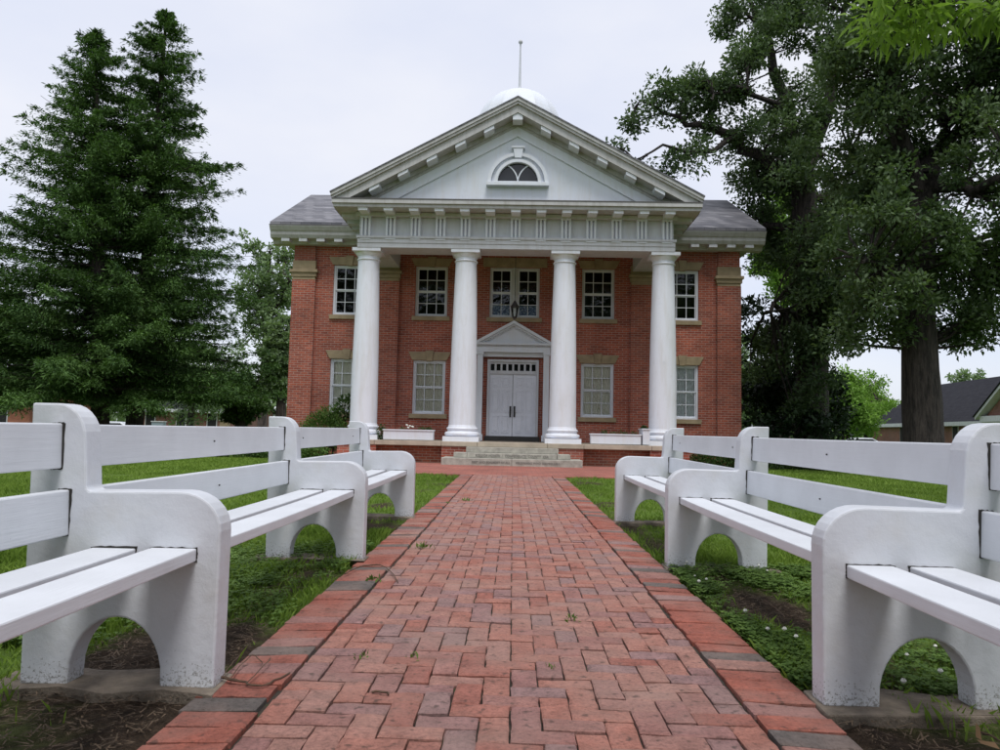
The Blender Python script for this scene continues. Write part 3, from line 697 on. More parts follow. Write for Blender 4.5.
# door and its surround
su = MB(); ys = YW-.22
for s in (-1, 1):
    x0, x1 = sorted((CX+s*.885, CX+s*1.05)); su.box(x0, x1, ys, YW+.03, .54, 3.05); su.box(x0-.03, x1+.03, ys-.03, YW+.03, .543, .72); su.box(x0-.025, x1+.025, ys-.03, YW+.03, 3.05, 3.12)
su.box(CX-1.07, CX+1.07, ys-.02, YW+.02, 3.123, 3.29); su.box(CX-.885, CX+.885, YW-.1, YW+.02, 3.0, 3.12)
su.box(CX-1.13, CX+1.13, ys-.12, YW+.02, 3.33, 3.39)
for i in range(30): x = CX-1.02+2.04*i/29; su.box(x-.018, x+.018, ys-.07, ys-.02, 3.292, 3.33)
su.box(CX-1.05, CX+1.05, ys-.02, YW+.02, 3.291, 3.328)
kk = .56
for s in (-1, 1):
    h = 1.15; su.prism_y([(CX, 4.04), (CX+s*h, 4.04-kk*h), (CX+s*h, 3.95-kk*h), (CX, 3.95)], ys-.14, YW+.02); su.prism_y([(CX, 3.947), (CX+s*(h-.08), 3.947-kk*(h-.08)), (CX+s*(h-.08), 3.89-kk*(h-.08)), (CX, 3.89)], ys-.06, YW+.02)
    for i in range(1, 15):
        x = CX+s*i*.07; z = 3.887-kk*abs(x-CX); su.box(x-.017, x+.017, ys-.05, ys+.0, z-.045, z)
su.prism_y([(CX-.93, 3.392), (CX+.93, 3.392), (CX, 3.885)], ys+.003, YW+.02)
su.box(CX-.25, CX+.25, YW-.3, YW-.25, 0, 0) if False else None
SU = P_('door_surround', su, 'white', bevel=.003)
dc = MB(); yd = YW+.0
dc.box(CX-.755, CX-.69, yd, yd+.16, .68, 2.93); dc.box(CX+.69, CX+.755, yd, yd+.16, .68, 2.93); dc.box(CX-.69, CX+.69, yd, yd+.16, 2.86, 2.93); dc.box(CX-.69, CX+.69, yd+.03, yd+.14, 2.50, 2.60)
for i in range(9): x = CX-.69+1.38*i/8; dc.box(x-.028, x+.028, yd+.05, yd+.13, 2.60, 2.86)
dc.box(CX-.69, CX+.69, yd+.051, yd+.129, 2.80, 2.86)
P_('door_frame', dc, 'greywhite')
gm = MB(); gm.box(CX-.69, CX+.69, yd+.14, yd+.15, 2.60, 2.80); P_('transom_pane', gm, simple('transom_glass', (.012, .014, .016), .1))
th_ = MB(); th_.box(CX-.80, CX+.80, YW-.12, YW+.16, .54, .675); P_('threshold', th_, 'metal')
rv = MB(); rv.box(CX-.90, CX-.758, YW+.06, YW+.165, .54, 3.0); rv.box(CX+.758, CX+.90, YW+.06, YW+.165, .54, 3.0); rv.box(CX-.757, CX+.757, YW+.06, YW+.165, 2.933, 3.0); P_('door_reveal', rv, 'brick')
for s in (-1, 1):
    x0, x1 = sorted((CX+s*.006, CX+s*.688)); dl = MB(); dl.box(x0, x1, yd+.07, yd+.12, .68, 2.498)
    w = x1-x0; z_ = [.78, 1.28, 1.38, 2.02, 2.12, 2.40]
    for a, b_ in ((.08, .31), (.37, .60)):
        for c_, d_ in ((.78, 1.28), (1.38, 2.02), (2.12, 2.40)):
            xa, xb = x0+a, x0+b_
            dl.box(xa, xb, yd+.055, yd+.071, c_, c_+.02); dl.box(xa, xb, yd+.055, yd+.071, d_-.02, d_); dl.box(xa, xa+.02, yd+.055, yd+.071, c_+.02, d_-.02); dl.box(xb-.02, xb, yd+.055, yd+.071, c_+.02, d_-.02)
            dl.box(xa+.055, xb-.055, yd+.052, yd+.071, c_+.055, d_-.055)
    d = P_('door', dl, 'door', bevel=.002)
    hm = MB(); hx = CX+s*.06; hm.box(hx-.028, hx+.028, yd+.048, yd+.069, 1.24, 1.56); hm.tube([(hx, yd+.055, 1.47), (hx, yd+.01, 1.45), (hx, yd+.01, 1.36), (hx, yd+.055, 1.34)], [.011]*4, 8)
    obj('handle', hm, MT['metal'], d)
T.rotation_euler = (0, 0, math.radians(-.5))

# lantern
LX, LY = -.02, 20.8
t = thing('porch_lantern', 'dark metal lantern on a thin chain in front of the upper middle window', 'lantern', (LX, LY, 3.95))
lm = MB(); lm.lathe([(.03, 3.95), (.05, 3.98), (.065, 4.0), (.07, 4.02)], LX, LY, 6); lm.lathe([(.115, 4.28), (.125, 4.30), (.07, 4.38), (.04, 4.44), (.02, 4.47)], LX, LY, 6)
for i in range(6):
    a = i*PI/3; lm.tube([(LX+.065*math.cos(a), LY+.065*math.sin(a), 4.02), (LX+.105*math.cos(a), LY+.105*math.sin(a), 4.285)], [.008, .008], 6)
obj('frame', lm, MT['metal'], t)
gm = MB(); gm.lathe([(.06, 4.022), (.10, 4.28)], LX, LY, 6, cap=False); obj('glass', gm, MT['glass'], t)
cm = MB(); cm.tube([(LX, LY, 4.46), (LX, LY, 6.02)], [.010, .010], 6); obj('chain', cm, MT['metal'], t)

# ------------------------------------------------------------------ planters
def foliage_pts(c, r, n, seed, shell=.5):
    g_ = np.random.default_rng(seed); d = unit(g_.normal(size=(n, 3))); rr = g_.uniform(shell, 1, n)[:, None]**.6
    return np.array(c)+d*rr*np.array(r), d
def planter(x0, x1, y0, y1, label, fl=True, z0=.54, z1=.82):
    t = thing('planter_box', label, 'planter', ((x0+x1)/2, (y0+y1)/2, z0), 'white planter boxes on the porch edge')
    bm_ = MB(); bm_.box(x0, x1, y0, y0+.03, z0+.02, z1-.03); bm_.box(x0, x1, y1-.03, y1, z0+.02, z1-.03); bm_.box(x0, x0+.03, y0+.03, y1-.03, z0+.02, z1-.03); bm_.box(x1-.03, x1, y0+.03, y1-.03, z0+.02, z1-.03)
    bm_.box(x0+.03, x1-.03, y0+.03, y1-.03, z0+.02, z1-.07); obj('box', bm_, MT['white'], t, bevel=.004)
    rm = MB(); e = .02; rm.box(x0-e, x1+e, y0-e, y0+.04, z1-.03, z1); rm.box(x0-e, x1+e, y1-.04, y1+e, z1-.03, z1); rm.box(x0-e, x0+.04, y0+.04, y1-.04, z1-.03, z1); rm.box(x1-.04, x1+e, y0+.04, y1-.04, z1-.03, z1); obj('rim', rm, MT['white'], t)
    P = []
    for i in range(6):
        cx = x0+.1+(x1-x0-.2)*random.random(); q, _ = foliage_pts((cx, (y0+y1)/2, z1+.0), (.08, .08, .04+.04*random.random()), 60, i+100+int(x0*10)); P.append(q)
    npmesh('plant', leaves(np.concatenate(P), .05, seed=3), 4, MT['hedge'], t)
    if fl:
        fm = MB()
        for i in range(7):
            cx = (x0+x1)/2+random.uniform(-.07, .12); fm.lathe([(.005, z1+.03+i*.012), (.03, z1+.04+i*.012), (.02, z1+.06+i*.012)], cx, (y0+y1)/2+random.uniform(-.05, .05), 7)
        obj('flowers', fm, MT['flower'], t)
planter(-3.30, -2.03, 19.12, 19.42, 'white planter box with a few white flowers, left of the front steps')
planter(1.98, 3.24, 19.12, 19.42, 'white planter box with sparse green plants and no flowers, right of the front steps', False)
planter(3.29, 3.47, 19.15, 19.75, 'taller narrow pale planter box against the right hand outer column', False, z1=.97)

# ------------------------------------------------------------------ vegetation builders
def tree(name, label, base, trunk, limbs, blobs, mat, bark, leaf=.13, per=70, clump_r=.45, dens=1.0, seed=1, group=None, cat='tree', up=.6, thr=-.55, ns=.45, twig=.03, aspect=.5, droop=0.0, flat=.75):
    """trunk/limbs: lists of (x,y,z,r); blobs: (x,y,z,rx,ry,rz)"""
    t = thing(name, label, cat, base, group)
    tb = MB(); tb.tube([q[:3] for q in trunk], [q[3] for q in trunk], 14, wob=.06)
    fl = trunk[0]; obj('trunk', tb, bark, t, smooth=True)
    r = np.random.default_rng(seed); lb = MB(); nodes = [Vector(q[:3]) for q in trunk[len(trunk)//2:]]
    for L in limbs:
        # subdivide and wobble
        pts = []; rad = []
        for a, b_ in zip(L, L[1:]):
            for i in range(3):
                f = i/3; p_ = Vector(a[:3]).lerp(Vector(b_[:3]), f)
                if pts: p_ += Vector(r.normal(size=3)*.09)
                pts.append(p_); rad.append(a[3]*(1-f)+b_[3]*f)
        pts.append(Vector(L[-1][:3])); rad.append(L[-1][3])
        lb.tube(pts, rad, 8); nodes += pts[1:]
    cs = []
    for bx in blobs:
        c = np.array(bx[:3]); R = np.array(bx[3:6]); vol = R[0]*R[1]*R[2]*4.19
        n = max(4, int(vol/(clump_r**3*4.19)*dens*.55)); d = unit(r.normal(size=(n, 3))); rr = r.uniform(0, 1, n)**.42
        cs.append(c+d*rr[:, None]*R)
    cs = np.concatenate(cs); nz = pn(cs, ns*2.2, seed+9); cs = cs[nz > thr]
    NA = np.array([tuple(q) for q in nodes])
    segs = 0
    for c in cs:
        i = int(np.argmin(((NA-c)**2).sum(1)+np.maximum(0, NA[:, 2]-c[2])*.6)); a = Vector(NA[i]); b_ = Vector(c)
        if (a-b_).length < .3: continue
        m_ = a.lerp(b_, .5)+Vector(r.normal(size=3)*.12)+Vector((0, 0, .1))
        lb.tube([a, m_, b_], [twig*1.5*min(1, (a-b_).length/2), twig, twig*.35], 4)
    if lb.v: obj('limbs', lb, bark, t, smooth=True)
    n = len(cs); sc_ = r.uniform(.6, 1.35, n); 
    C_ = np.repeat(cs, per, 0); s_ = np.repeat(sc_, per)[:, None]
    d = unit(r.normal(size=(n*per, 3))); rr = (r.uniform(0, 1, n*per)**.5)[:, None]; d2 = d*rr
    P = C_+d2*clump_r*s_*np.array([1, 1, flat])
    npmesh('crown', leaves(P, leaf, up, aspect, .12, outw=d*.8, seed=seed, droop=droop), 4, mat, t)
    return t, n*per

def A(px, py, Y, r=None):
    v_ = at(px, py, Y); return (v_.x, v_.y, v_.z) if r is None else (v_.x, v_.y, v_.z, r)
def Bl(px, py, Y, rp, ry=None, rzp=None):   # blob by pixel size
    s = Y/F; v_ = at(px, py, Y); return (v_.x, v_.y, v_.z, rp*s, ry if ry else rp*s, (rzp if rzp else rp)*s)

# right oak standing forward
b1 = A(924, 441, 17.5); gb = -.05
trunk1 = [(b1[0]+.02, 17.5, gb, .55), (b1[0], 17.5, .35, .44), A(922, 400, 17.5, .41), A(919, 350, 17.5, .38), A(915, 290, 17.5, .37), A(918, 230, 17.6, .37), A(925, 180, 17.8, .33)]
limbs1 = [[A(925, 180, 17.8, .30), A(945, 140, 18, .24), A(975, 80, 18, .17), A(1010, 20, 18.3, .1), A(1030, -60, 18.5, .05)],
          [A(920, 200, 17.7, .26), A(900, 130, 17.2, .2), A(890, 70, 16.8, .13), A(880, -10, 16.5, .07)],
          [A(917, 240, 17.6, .2), A(880, 190, 18.5, .13), A(850, 150, 19.5, .06)],
          [A(925, 190, 17.8, .2), A(970, 190, 16.5, .12), A(1020, 170, 15.5, .07), A(1070, 160, 15, .04)],
          [A(918, 265, 17.6, .15), A(965, 250, 18.5, .09), A(1005, 235, 19.5, .05)],
          [A(916, 280, 17.5, .12), A(885, 270, 16.6, .08), A(862, 262, 16, .04)],
          [A(985, 70, 18, .12), A(940, 10, 18.5, .08), A(930, -60, 19, .04)]]
bl1 = [Bl(880, 90, 17.3, 55, 1.8), Bl(905, 20, 17, 60, 2), Bl(965, 60, 18, 60, 2), Bl(1025, 30, 18, 60, 2), Bl(1030, 120, 17, 60, 2), Bl(870, 180, 18.3, 45, 1.6), Bl(930, 170, 18, 55, 2.2), Bl(1000, 200, 17, 50, 2),
       Bl(865, 240, 17, 42, 1.6), Bl(930, 250, 18.2, 52, 2.2), Bl(1000, 265, 18.5, 42, 1.8), Bl(870, 300, 17, 34, 1.2), Bl(900, 318, 17.9, 26, 1.2), Bl(960, 305, 18.3, 34, 1.4), Bl(1010, 320, 17.5, 32, 1.2),
       Bl(940, -60, 18, 80, 2.5), Bl(1060, -40, 18, 80, 2.5), Bl(1090, 120, 17, 60, 2.2), Bl(1090, 230, 17.5, 55, 2), Bl(855, -40, 17, 45, 1.6), Bl(830, 140, 19, 30, 1.2), Bl(850, 50, 17, 30, 1.2)]
bl1 = [(x, y, z, a*1.04, c*1.04, d*1.04) for x, y, z, a, c, d in bl1]
bl1 += [Bl(912, 290, 16.2, 34, .7), Bl(930, 235, 16.2, 40, .8), Bl(915, 175, 16.2, 40, .8), Bl(938, 322, 16.6, 24, .6), Bl(900, 125, 16, 40, .8), Bl(960, 130, 16.3, 40, .8), Bl(975, 215, 18.5, 40, 1.4), Bl(990, 20, 16.5, 40, 1), Bl(850, 335, 17, 14, .6), Bl(885, 326, 17, 18, .7), Bl(965, 326, 17.4, 20, .8), Bl(990, 322, 16.9, 22, .9)]
tot = 0
t1, n_ = tree('oak_tree', 'big oak with a bare thick trunk rising behind the right bench, nearest to the photographer', (b1[0], 17.5, 0), trunk1, limbs1, bl1, MT['oak_leaf'], MT['bark'], .125, 165, .44, 2.5, 11, 'oaks right of the courthouse', thr=-.22); tot += n_
# right oak beside the building
b2 = A(812, 440, 24)
trunk2 = [(b2[0], 24, -.1, .66), (b2[0], 24, .5, .52), A(812, 380, 24, .48), A(812, 320, 24, .46), A(808, 260, 24, .43), A(804, 200, 24, .38), A(803, 170, 24, .32)]
limbs2 = [[A(804, 190, 24, .26), A(770, 165, 23.6, .2), A(735, 138, 23.2, .15), A(700, 124, 22.8, .10), A(665, 112, 22.5, .05), A(640, 100, 22.5, .03)],
          [A(735, 138, 23.2, .1), A(700, 150, 22.5, .07), A(660, 150, 22.2, .04), A(635, 160, 22, .02)],
          [A(803, 172, 24, .3), A(790, 110, 24.2, .22), A(770, 55, 24.3, .14), A(750, 0, 24.5, .07)],
          [A(803, 172, 24, .28), A(825, 110, 24.5, .2), A(840, 40, 25, .12), A(850, -40, 25.5, .06)],
          [A(790, 110, 24.2, .12), A(760, 95, 23, .08), A(730, 85, 22.5, .05), A(712, 100, 22, .03)],
          [A(806, 240, 24, .2), A(770, 225, 24.5, .12), A(745, 235, 25.5, .06)],
          [A(810, 290, 24, .2), A(850, 265, 24.5, .14), A(880, 250, 25, .06)],
          [A(812, 330, 24, .14), A(785, 310, 23.3, .09), A(765, 312, 22.8, .05)],
          [A(770, 40, 24.3, .08), A(740, 10, 24, .05), A(724, 2, 24, .03)]]
bl2 = [Bl(655, 92, 22.5, 20, .8, 22), Bl(643, 160, 22.3, 20, .7, 16), Bl(685, 120, 22.8, 30, 1.0, 20), Bl(690, 170, 22.5, 20, .7, 14), Bl(715, 95, 23, 38, 1.3), Bl(727, 14, 24, 13, .5, 18), Bl(768, 50, 24, 42, 1.6), Bl(740, 140, 23, 30, 1.1, 24),
       Bl(800, 20, 24, 42, 1.8), Bl(850, 60, 25, 45, 2), Bl(795, 110, 24, 38, 1.6), Bl(785, 170, 24, 36, 1.5), Bl(825, 190, 24.5, 40, 1.6), Bl(770, 215, 25, 34, 1.4), Bl(815, 250, 24.5, 42, 1.8), Bl(860, 230, 25, 42, 1.6), Bl(775, 280, 25, 34, 1.3),
       Bl(825, 310, 24, 36, 1.5), Bl(855, 285, 24.5, 32, 1.4), Bl(770, 340, 24, 26, 1), Bl(620, 145, 22.3, 9, .5, 10), Bl(840, 345, 24, 22, 1), Bl(740, 195, 24.5, 20, .9), Bl(860, -40, 25, 60, 2), Bl(780, -40, 25, 50, 2)]
bl2 += [Bl(812, 230, 22.4, 34, .8), Bl(806, 285, 22.4, 34, .8), Bl(820, 335, 22.5, 26, .7), Bl(800, 175, 22.6, 34, .8), Bl(785, 130, 22.8, 34, .9), Bl(745, 180, 24.5, 24, 1), Bl(752, 250, 24.8, 26, 1), Bl(745, 60, 23, 30, 1), Bl(700, 105, 22.6, 26, .9), Bl(762, 205, 23.4, 26, 1), Bl(840, 285, 23, 32, 1), Bl(812, 365, 22.8, 30, .8), Bl(790, 388, 22.8, 26, .7), Bl(822, 398, 22.6, 20, .6), Bl(835, 352, 23, 20, .7), Bl(770, 365, 23.5, 26, .8), Bl(795, 345, 23, 24, .7), Bl(727, 12, 24, 15, .6, 20), Bl(722, 30, 24, 9, .5, 12), Bl(670, 95, 22.6, 22, .8, 18), Bl(640, 125, 22.4, 16, .6, 12), Bl(665, 165, 22.4, 16, .6, 12), Bl(690, 150, 22.4, 20, .6, 14), Bl(650, 152, 22.3, 14, .5, 12), Bl(712, 140, 22.7, 18, .6, 14)]
t2, n_ = tree('oak_tree', 'spreading oak beside the right end of the courthouse, its limbs reaching over the roof', (b2[0], 24, 0), trunk2, limbs2, bl2, MT['oak_leaf2'], MT['bark'], .145, 150, .46, 2.5, 12, 'oaks right of the courthouse', thr=-.22); tot += n_
# dark holly by the corner
hb = A(775, 436, 27)
hol = [Bl(812, 415, 26, 34, 1.2, 26), Bl(800, 425, 22.9, 24, .7, 14), Bl(828, 428, 22.9, 14, .6, 12), Bl(768, 425, 23.2, 20, .7, 14), Bl(780, 425, 26, 30, 1, 18), Bl(765, 400, 27, 34, 1.6, 36), Bl(800, 400, 27, 36, 1.6, 40), Bl(765, 340, 27, 28, 1.4, 34), Bl(800, 345, 27, 30, 1.3, 34), Bl(752, 300, 28, 18, 1)]
t3, n_ = tree('holly_tree', 'dense dark holly bush tree at the foot of the spreading oak by the brick corner', (hb[0], 27, -.1), [(hb[0], 27, -.15, .2), (hb[0], 27, 1, .16), (hb[0], 27, 3, .1)], [], hol, MT['holly'], MT['bark_dark'], .2, 90, .5, 2.2, 13, thr=-.7, twig=.02); tot += n_

# overhanging tree on the right, trunk outside the picture
hx = 9.2; hy = 7.2
lim = [[(hx, hy, 3.6, .16), (7.6, 7.1, 4.5, .1), (6.0, 7.0, 5.15, .06), (4.7, 6.9, 5.2, .03), (3.9, 6.9, 5.0, .012)], [(hx, hy, 3.4, .16), (8.2, 6.2, 4.7, .09), (6.3, 5.8, 5.2, .04)], [(hx, hy, 4.5, .12), (9.6, 8.5, 6.5, .07), (8.2, 9.2, 7.6, .04)]]
hbl = []
for px, py, r_ in ((872, 2, 12), (900, 8, 16), (885, 30, 12), (930, 5, 18), (960, 12, 18), (985, 22, 16), (915, 28, 10), (1010, 15, 22), (1040, 30, 25), (1080, 20, 30), (940, -30, 30), (1000, -40, 35), (1120, 0, 45)): hbl.append(Bl(px, py, 6.9, r_, .3))
hbl += [(8.5, 8, 6.8, 1.6, 1.4, 1), (9.5, 6.8, 7.6, 1.6, 1.6, 1.1), (10.3, 7.5, 6.4, 1.5, 1.5, 1)]
t4, n_ = tree('shade_tree', 'tree outside the right edge whose bright pointed leaves hang into the top right corner', (hx, hy, 0), [(hx, hy, -.1, .25), (hx, hy, 1.5, .19), (hx, hy, 3.6, .17), (hx+.1, hy, 5.2, .12)], lim, hbl, MT['hang_leaf'], MT['bark'], .17, 20, .17, .8, 14, up=.3, aspect=.24, thr=-.9, twig=.008, droop=.8); tot += n_

# unseen trees added behind the camera to shade benches and darken window reflections
def added_shade_tree(label, x, y, h, rr_, seed):
    g_ = random.Random(seed); bls = [(x+g_.uniform(-.6, .6)*rr_, y+g_.uniform(-.6, .6)*rr_, h*(.3+.6*i/8), rr_*.62, rr_*.62, h*.12) for i in range(9)]
    lm_ = [[(x, y, h*.3, .16), (x+g_.uniform(-.6, .6)*rr_, y+g_.uniform(-.5, .5)*rr_, h*.55, .1), (x+g_.uniform(-.8, .8)*rr_, y, h*.8, .04)] for _ in range(5)]
    return tree('shade_tree', label, (x, y, 0), [(x, y, -.1, .35), (x, y, 1, .28), (x, y, h*.35, .22), (x, y, h*.8, .08)], lm_, bls, MT['oak_leaf'], MT['bark'], .38, 34, .65, 1.8, seed, 'unseen shade trees added behind the photographer')[1]
tot += added_shade_tree('broad unseen tree added for shade behind the photographer on the left of the path', -5.4, -5.2, 10.5, 4.0, 71)
tot += added_shade_tree('broad unseen tree added for shade behind the photographer on the right of the path', 5.8, -5.4, 11, 4.0, 72)
tot += added_shade_tree('broad unseen tree added for shade further behind the photographer, nearest the path axis', .5, -15, 13, 5.5, 73)
tot += added_shade_tree('broad unseen tree added for shade further behind the photographer on the left', -9.5, -8, 12, 4.6, 74)
tot += added_shade_tree('broad unseen tree added for shade further behind the photographer on the right', 10.5, -7, 12, 4.6, 75)
# conifers -----------------------------------------------------------------
def spruce(label, base, ztop, rbase, zlow, seed, lean=(0, 0), prof=None, dens=1.0):
    t = thing('spruce_tree', label, 'tree', base, 'dark spruces left of the courthouse'); r = np.random.default_rng(seed)
    bx, by, bz = base; tb = MB(); n = 10
    cen = lambda z: (bx+lean[0]*(z/ztop), by+lean[1]*(z/ztop))
    tb.tube([(*cen(ztop*i/n), bz-.1+(ztop-bz)*i/n) for i in range(n+1)], [.34*(1-i/n)**.8+.02 for i in range(n+1)], 10, wob=.05); obj('trunk', tb, MT['bark_dark'], t, smooth=True)
    lb = MB(); PTS = []; DIR = []
    z = zlow
    while z < ztop-.15:
        f = (z-zlow)/(ztop-zlow); R = rbase*prof(f)
        nb = int(r.integers(8, 12)) if R > 1 else 6
        for _ in range(nb):
            a = r.uniform(0, 2*PI); L = R*r.uniform(.62, 1.12); cx, cy = cen(z)
            n_s = max(4, int(L/.22)); rise = r.uniform(.1, .35) if f > .35 else r.uniform(-.05, .2)
            pts = []
            for i in range(n_s+1):
                q = i/n_s; zz = z+L*(rise*q-.42*q*q+.16*q**3*2)
                aa = a+.12*math.sin(q*3+a); pts.append((cx+L*q*math.cos(aa), cy+L*q*math.sin(aa), zz))
            lb.tube(pts[::2] if len(pts) > 5 else pts, [max(.008, .05*(1-i/max(1, len(pts[::2] if len(pts) > 5 else pts)-1))*min(1, L/3)) for i in range(len(pts[::2] if len(pts) > 5 else pts))], 4)
            stp = 2 if n_s > 6 else 1; bn = r.uniform(.65, 1.35)
            for i in range(1, n_s+1, stp):
                q = i/n_s
                if q < .3 and L > 2 and r.random() < .55: continue
                c_ = np.array(pts[i]); nzv = math.sin(c_[0]*1.7+c_[2]*1.1+seed)*math.sin(c_[2]*1.9+c_[1]*1.3)+.5*math.sin(c_[0]*3.1-c_[2]*2.7)
                if nzv > .95 and R > 1.0: continue
                w = (.12+.50*min(1, L/3)*math.sin(PI*min(1, q*.75+.15)))*(1.15 if stp == 2 else .85)
                kk_ = int((30+125*w*bn)*dens*(1 if stp == 2 else .6))
                o_ = r.normal(size=(kk_, 3)); rad_ = np.abs(r.normal(size=kk_))[:, None]*.55; o_ = unit(o_)*np.minimum(rad_, 1.1)*np.array([w, w, .26*w+.05])
                o_[:, 2] -= (o_[:, 0]**2+o_[:, 1]**2)/max(w, .1)*.55
                PTS.append(c_+o_); dd = np.zeros((kk_, 3)); dd[:, 0] = math.cos(a); dd[:, 1] = math.sin(a); dd += o_*np.array([1, 1, 0])/max(w, .1)*1.3; DIR.append(dd)
        z += .36 if R > 1.2 else .22
    obj('limbs', lb, MT['bark_dark'], t); P = np.concatenate(PTS); Dd = np.concatenate(DIR)
    npmesh('crown', leaves(P, .17, .9, .26, .05, outw=Dd, seed=seed, droop=.35), 4, MT['spruce'], t)
    return len(P)
def prof_(f): return max(.05, min(1.0, (1-f)**.76*1.0))*(1+.10*math.sin(f*23)+.06*math.sin(f*51+1))
pa = A(97, 424, 30); pb = A(127, 424, 31.5)
ta = at(95, 26, 30); tb_ = at(167, 6, 31.5)
tot += spruce('twin spruce with the lower and more left pointed top, left of the courthouse', (pa[0]+.2, 30, -.1), ta.z, 6.0, 2.1, 21, (ta.x-pa[0]-.2, 0), prof_)
tot += spruce('tallest spruce, its spire the higher of the twin tops left of the courthouse', (pb[0]+.3, 31.5, -.1), tb_.z, 5.8, 2.0, 22, (tb_.x-pb[0]-.3, 0), prof_)
tl = at(-62, 130, 27); tot += spruce('shorter spruce cut off by the left edge of the photograph', (tl.x, 27, -.1), tl.z, 4.9, 1.6, 23, (0, 0), prof_)

# background trees
def bg(name, label, px, Y, ytop, wpx, mat, seed, ybot=425, leaf=.3, per=45, grp='trees beyond the grounds', zg=-.6, cr=None, dens=1.0, thr=-.55, bark='bark_dark'):
    s = Y/F; b_ = at(px, 430, Y); top = at(px, ytop, Y).z; W = wpx*s; zb_ = max(zg+.3, at(px, ybot, Y).z); r = random.Random(seed); bls = []
    Hh = top-zb_
    for i in range(9):
        f = (i+.5)/9; w = W*(math.sin(PI*min(1, .18+f*.8))**.6)*.55
        bls.append((b_.x+r.uniform(-.55, .55)*W, Y+r.uniform(-.4, .4)*W, zb_+Hh*(.12+.76*f), w*r.uniform(.7, 1), w*.8, Hh*.16))
    bls.append((b_.x, Y, zb_+Hh*.5, W*.7, W*.6, Hh*.42)); bls.append((b_.x+.1*W, Y, top-Hh*.16, W*.35, W*.35, Hh*.16))
    lim = [[(b_.x, Y, zb_+Hh*.25, .16), (b_.x+r.uniform(-.5, .5)*W, Y+r.uniform(-.3, .3)*W, zb_+Hh*.55, .1), (b_.x+r.uniform(-.6, .6)*W, Y, zb_+Hh*.8, .04)] for _ in range(4)]
    return tree(name, label, (b_.x, Y, zg), [(b_.x, Y, zg-.1, .3), (b_.x, Y, zb_+Hh*.3, .22), (b_.x, Y, zb_+Hh*.8, .08)], lim, bls, MT[mat], MT[bark], leaf, per, cr or W*.13, dens, seed, grp, thr=thr, twig=.03)[1]
tot += bg('deciduous_tree', 'pale grey green tree between the spruces and the brick corner', 262, 46, 224, 50, 'far_leaf', 31, 360, .24, 50, thr=-.3)
tot += bg('deciduous_tree', 'small bright green tree low beside the left brick corner', 280, 38, 312, 26, 'far_leaf', 32, 415, .2, 45)
tot += bg('deciduous_tree', 'dark low tree under the pale grey green tree', 240, 36, 372, 28, 'hedge', 33, 428, .2, 50)
tot += bg('deciduous_tree', 'broad green tree glimpsed behind the spruce trunks', 190, 62, 330, 75, 'far_leaf', 34, 428, .35, 45)
tot += bg('deciduous_tree', 'green tree glimpsed left of the spruce trunks', 40, 60, 300, 60, 'far_leaf', 35, 405, .35, 45)
tot += bg('deciduous_tree', 'dark tree behind the left edge of the spruces', -20, 48, 260, 60, 'hedge', 36, 415, .3, 45)
tot += bg('deciduous_tree', 'tall fresh green tree glimpsed through the spreading oak beside the courthouse', 785, 44, 165, 42, 'bright_leaf', 37, 330, .26, 45, thr=-.2)
tot += bg('deciduous_tree', 'bright green rounded tree between the spreading oak and the bare trunk', 845, 62, 366, 60, 'bright_leaf', 38, 438, .26, 90, dens=2.0, thr=-.9)
tot += bg('deciduous_tree', 'bright green tree just left of the bare oak trunk', 866, 86, 384, 50, 'bright_leaf', 39, 440, .28, 90, dens=2.0, thr=-.9)
tot += bg('deciduous_tree', 'distant tree top showing above the ridge of the low brick house', 965, 110, 370, 26, 'far_leaf', 40, 425, .5, 45)
tot += bg('deciduous_tree', 'dark tree standing far behind the oaks', 745, 60, 330, 40, 'far_leaf', 41, 435, .3, 45)

# far woods closing the view along the street
g_ = np.random.default_rng(81); nw = 26000; xx_ = g_.uniform(-130, 130, nw); hh_ = 5.2+1.6*np.sin(xx_*.23)+1.1*np.sin(xx_*.71+1)+.8*np.sin(xx_*1.9)
PW = np.stack([xx_, g_.uniform(92, 102, nw), -.6+hh_*g_.uniform(0, 1, nw)**.8], -1)
kind(npmesh('distant_woods', leaves(PW, 1.0, .5, .6, .12, seed=81), 4, MT['far_leaf']), 'stuff')
# hedges and bushes by the building --------------------------------------------
def shrub(name, label, blobs, mat, leaf, n, seed, cat='shrub', stem=True, group=None, up=.6, aspect=.5, outw=.8):
    bx = blobs[0]; seed=int(seed); t = thing(name, label, cat, (bx[0], bx[1], 0), group); P = []; Dd = []
    tot_ = sum(b_[3]*b_[4]*b_[5] for b_ in blobs)
    for i, b_ in enumerate(blobs):
        q, d = foliage_pts(b_[:3], b_[3:6], int(n*b_[3]*b_[4]*b_[5]/tot_), seed+i, .3); q += rngn(q.shape, seed+i)*.03; P.append(q); Dd.append(d)
    P = np.concatenate(P); Dd = np.concatenate(Dd); ok = P[:, 2] > -.03; P = P[ok]; Dd = Dd[ok]
    npmesh('foliage', leaves(P, leaf, up, aspect, .1, outw=Dd*outw, seed=seed), 4, MT[mat], t)
    sm = MB()
    for b_ in blobs[:12]: sm.tube([(b_[0], b_[1], -.06), (b_[0]+.05, b_[1], b_[2]*.6), (b_[0], b_[1]+.03, b_[2]+b_[5]*.4)], [.03, .02, .008], 5)
    obj('stem', sm, MT['bark_dark'], t); return t
def rngn(shape, s): return np.random.default_rng(s+99).normal(size=shape)
bb = [(-5.25, 20.7, .75, .55, .5, .55), (-5.6, 20.7, .6, .4, .4, .45), (-4.95, 20.6, .7, .42, .4, .5), (-5.1, 20.7, 1.15, .35, .35, .3), (-4.75, 20.5, .6, .3, .3, .4)]
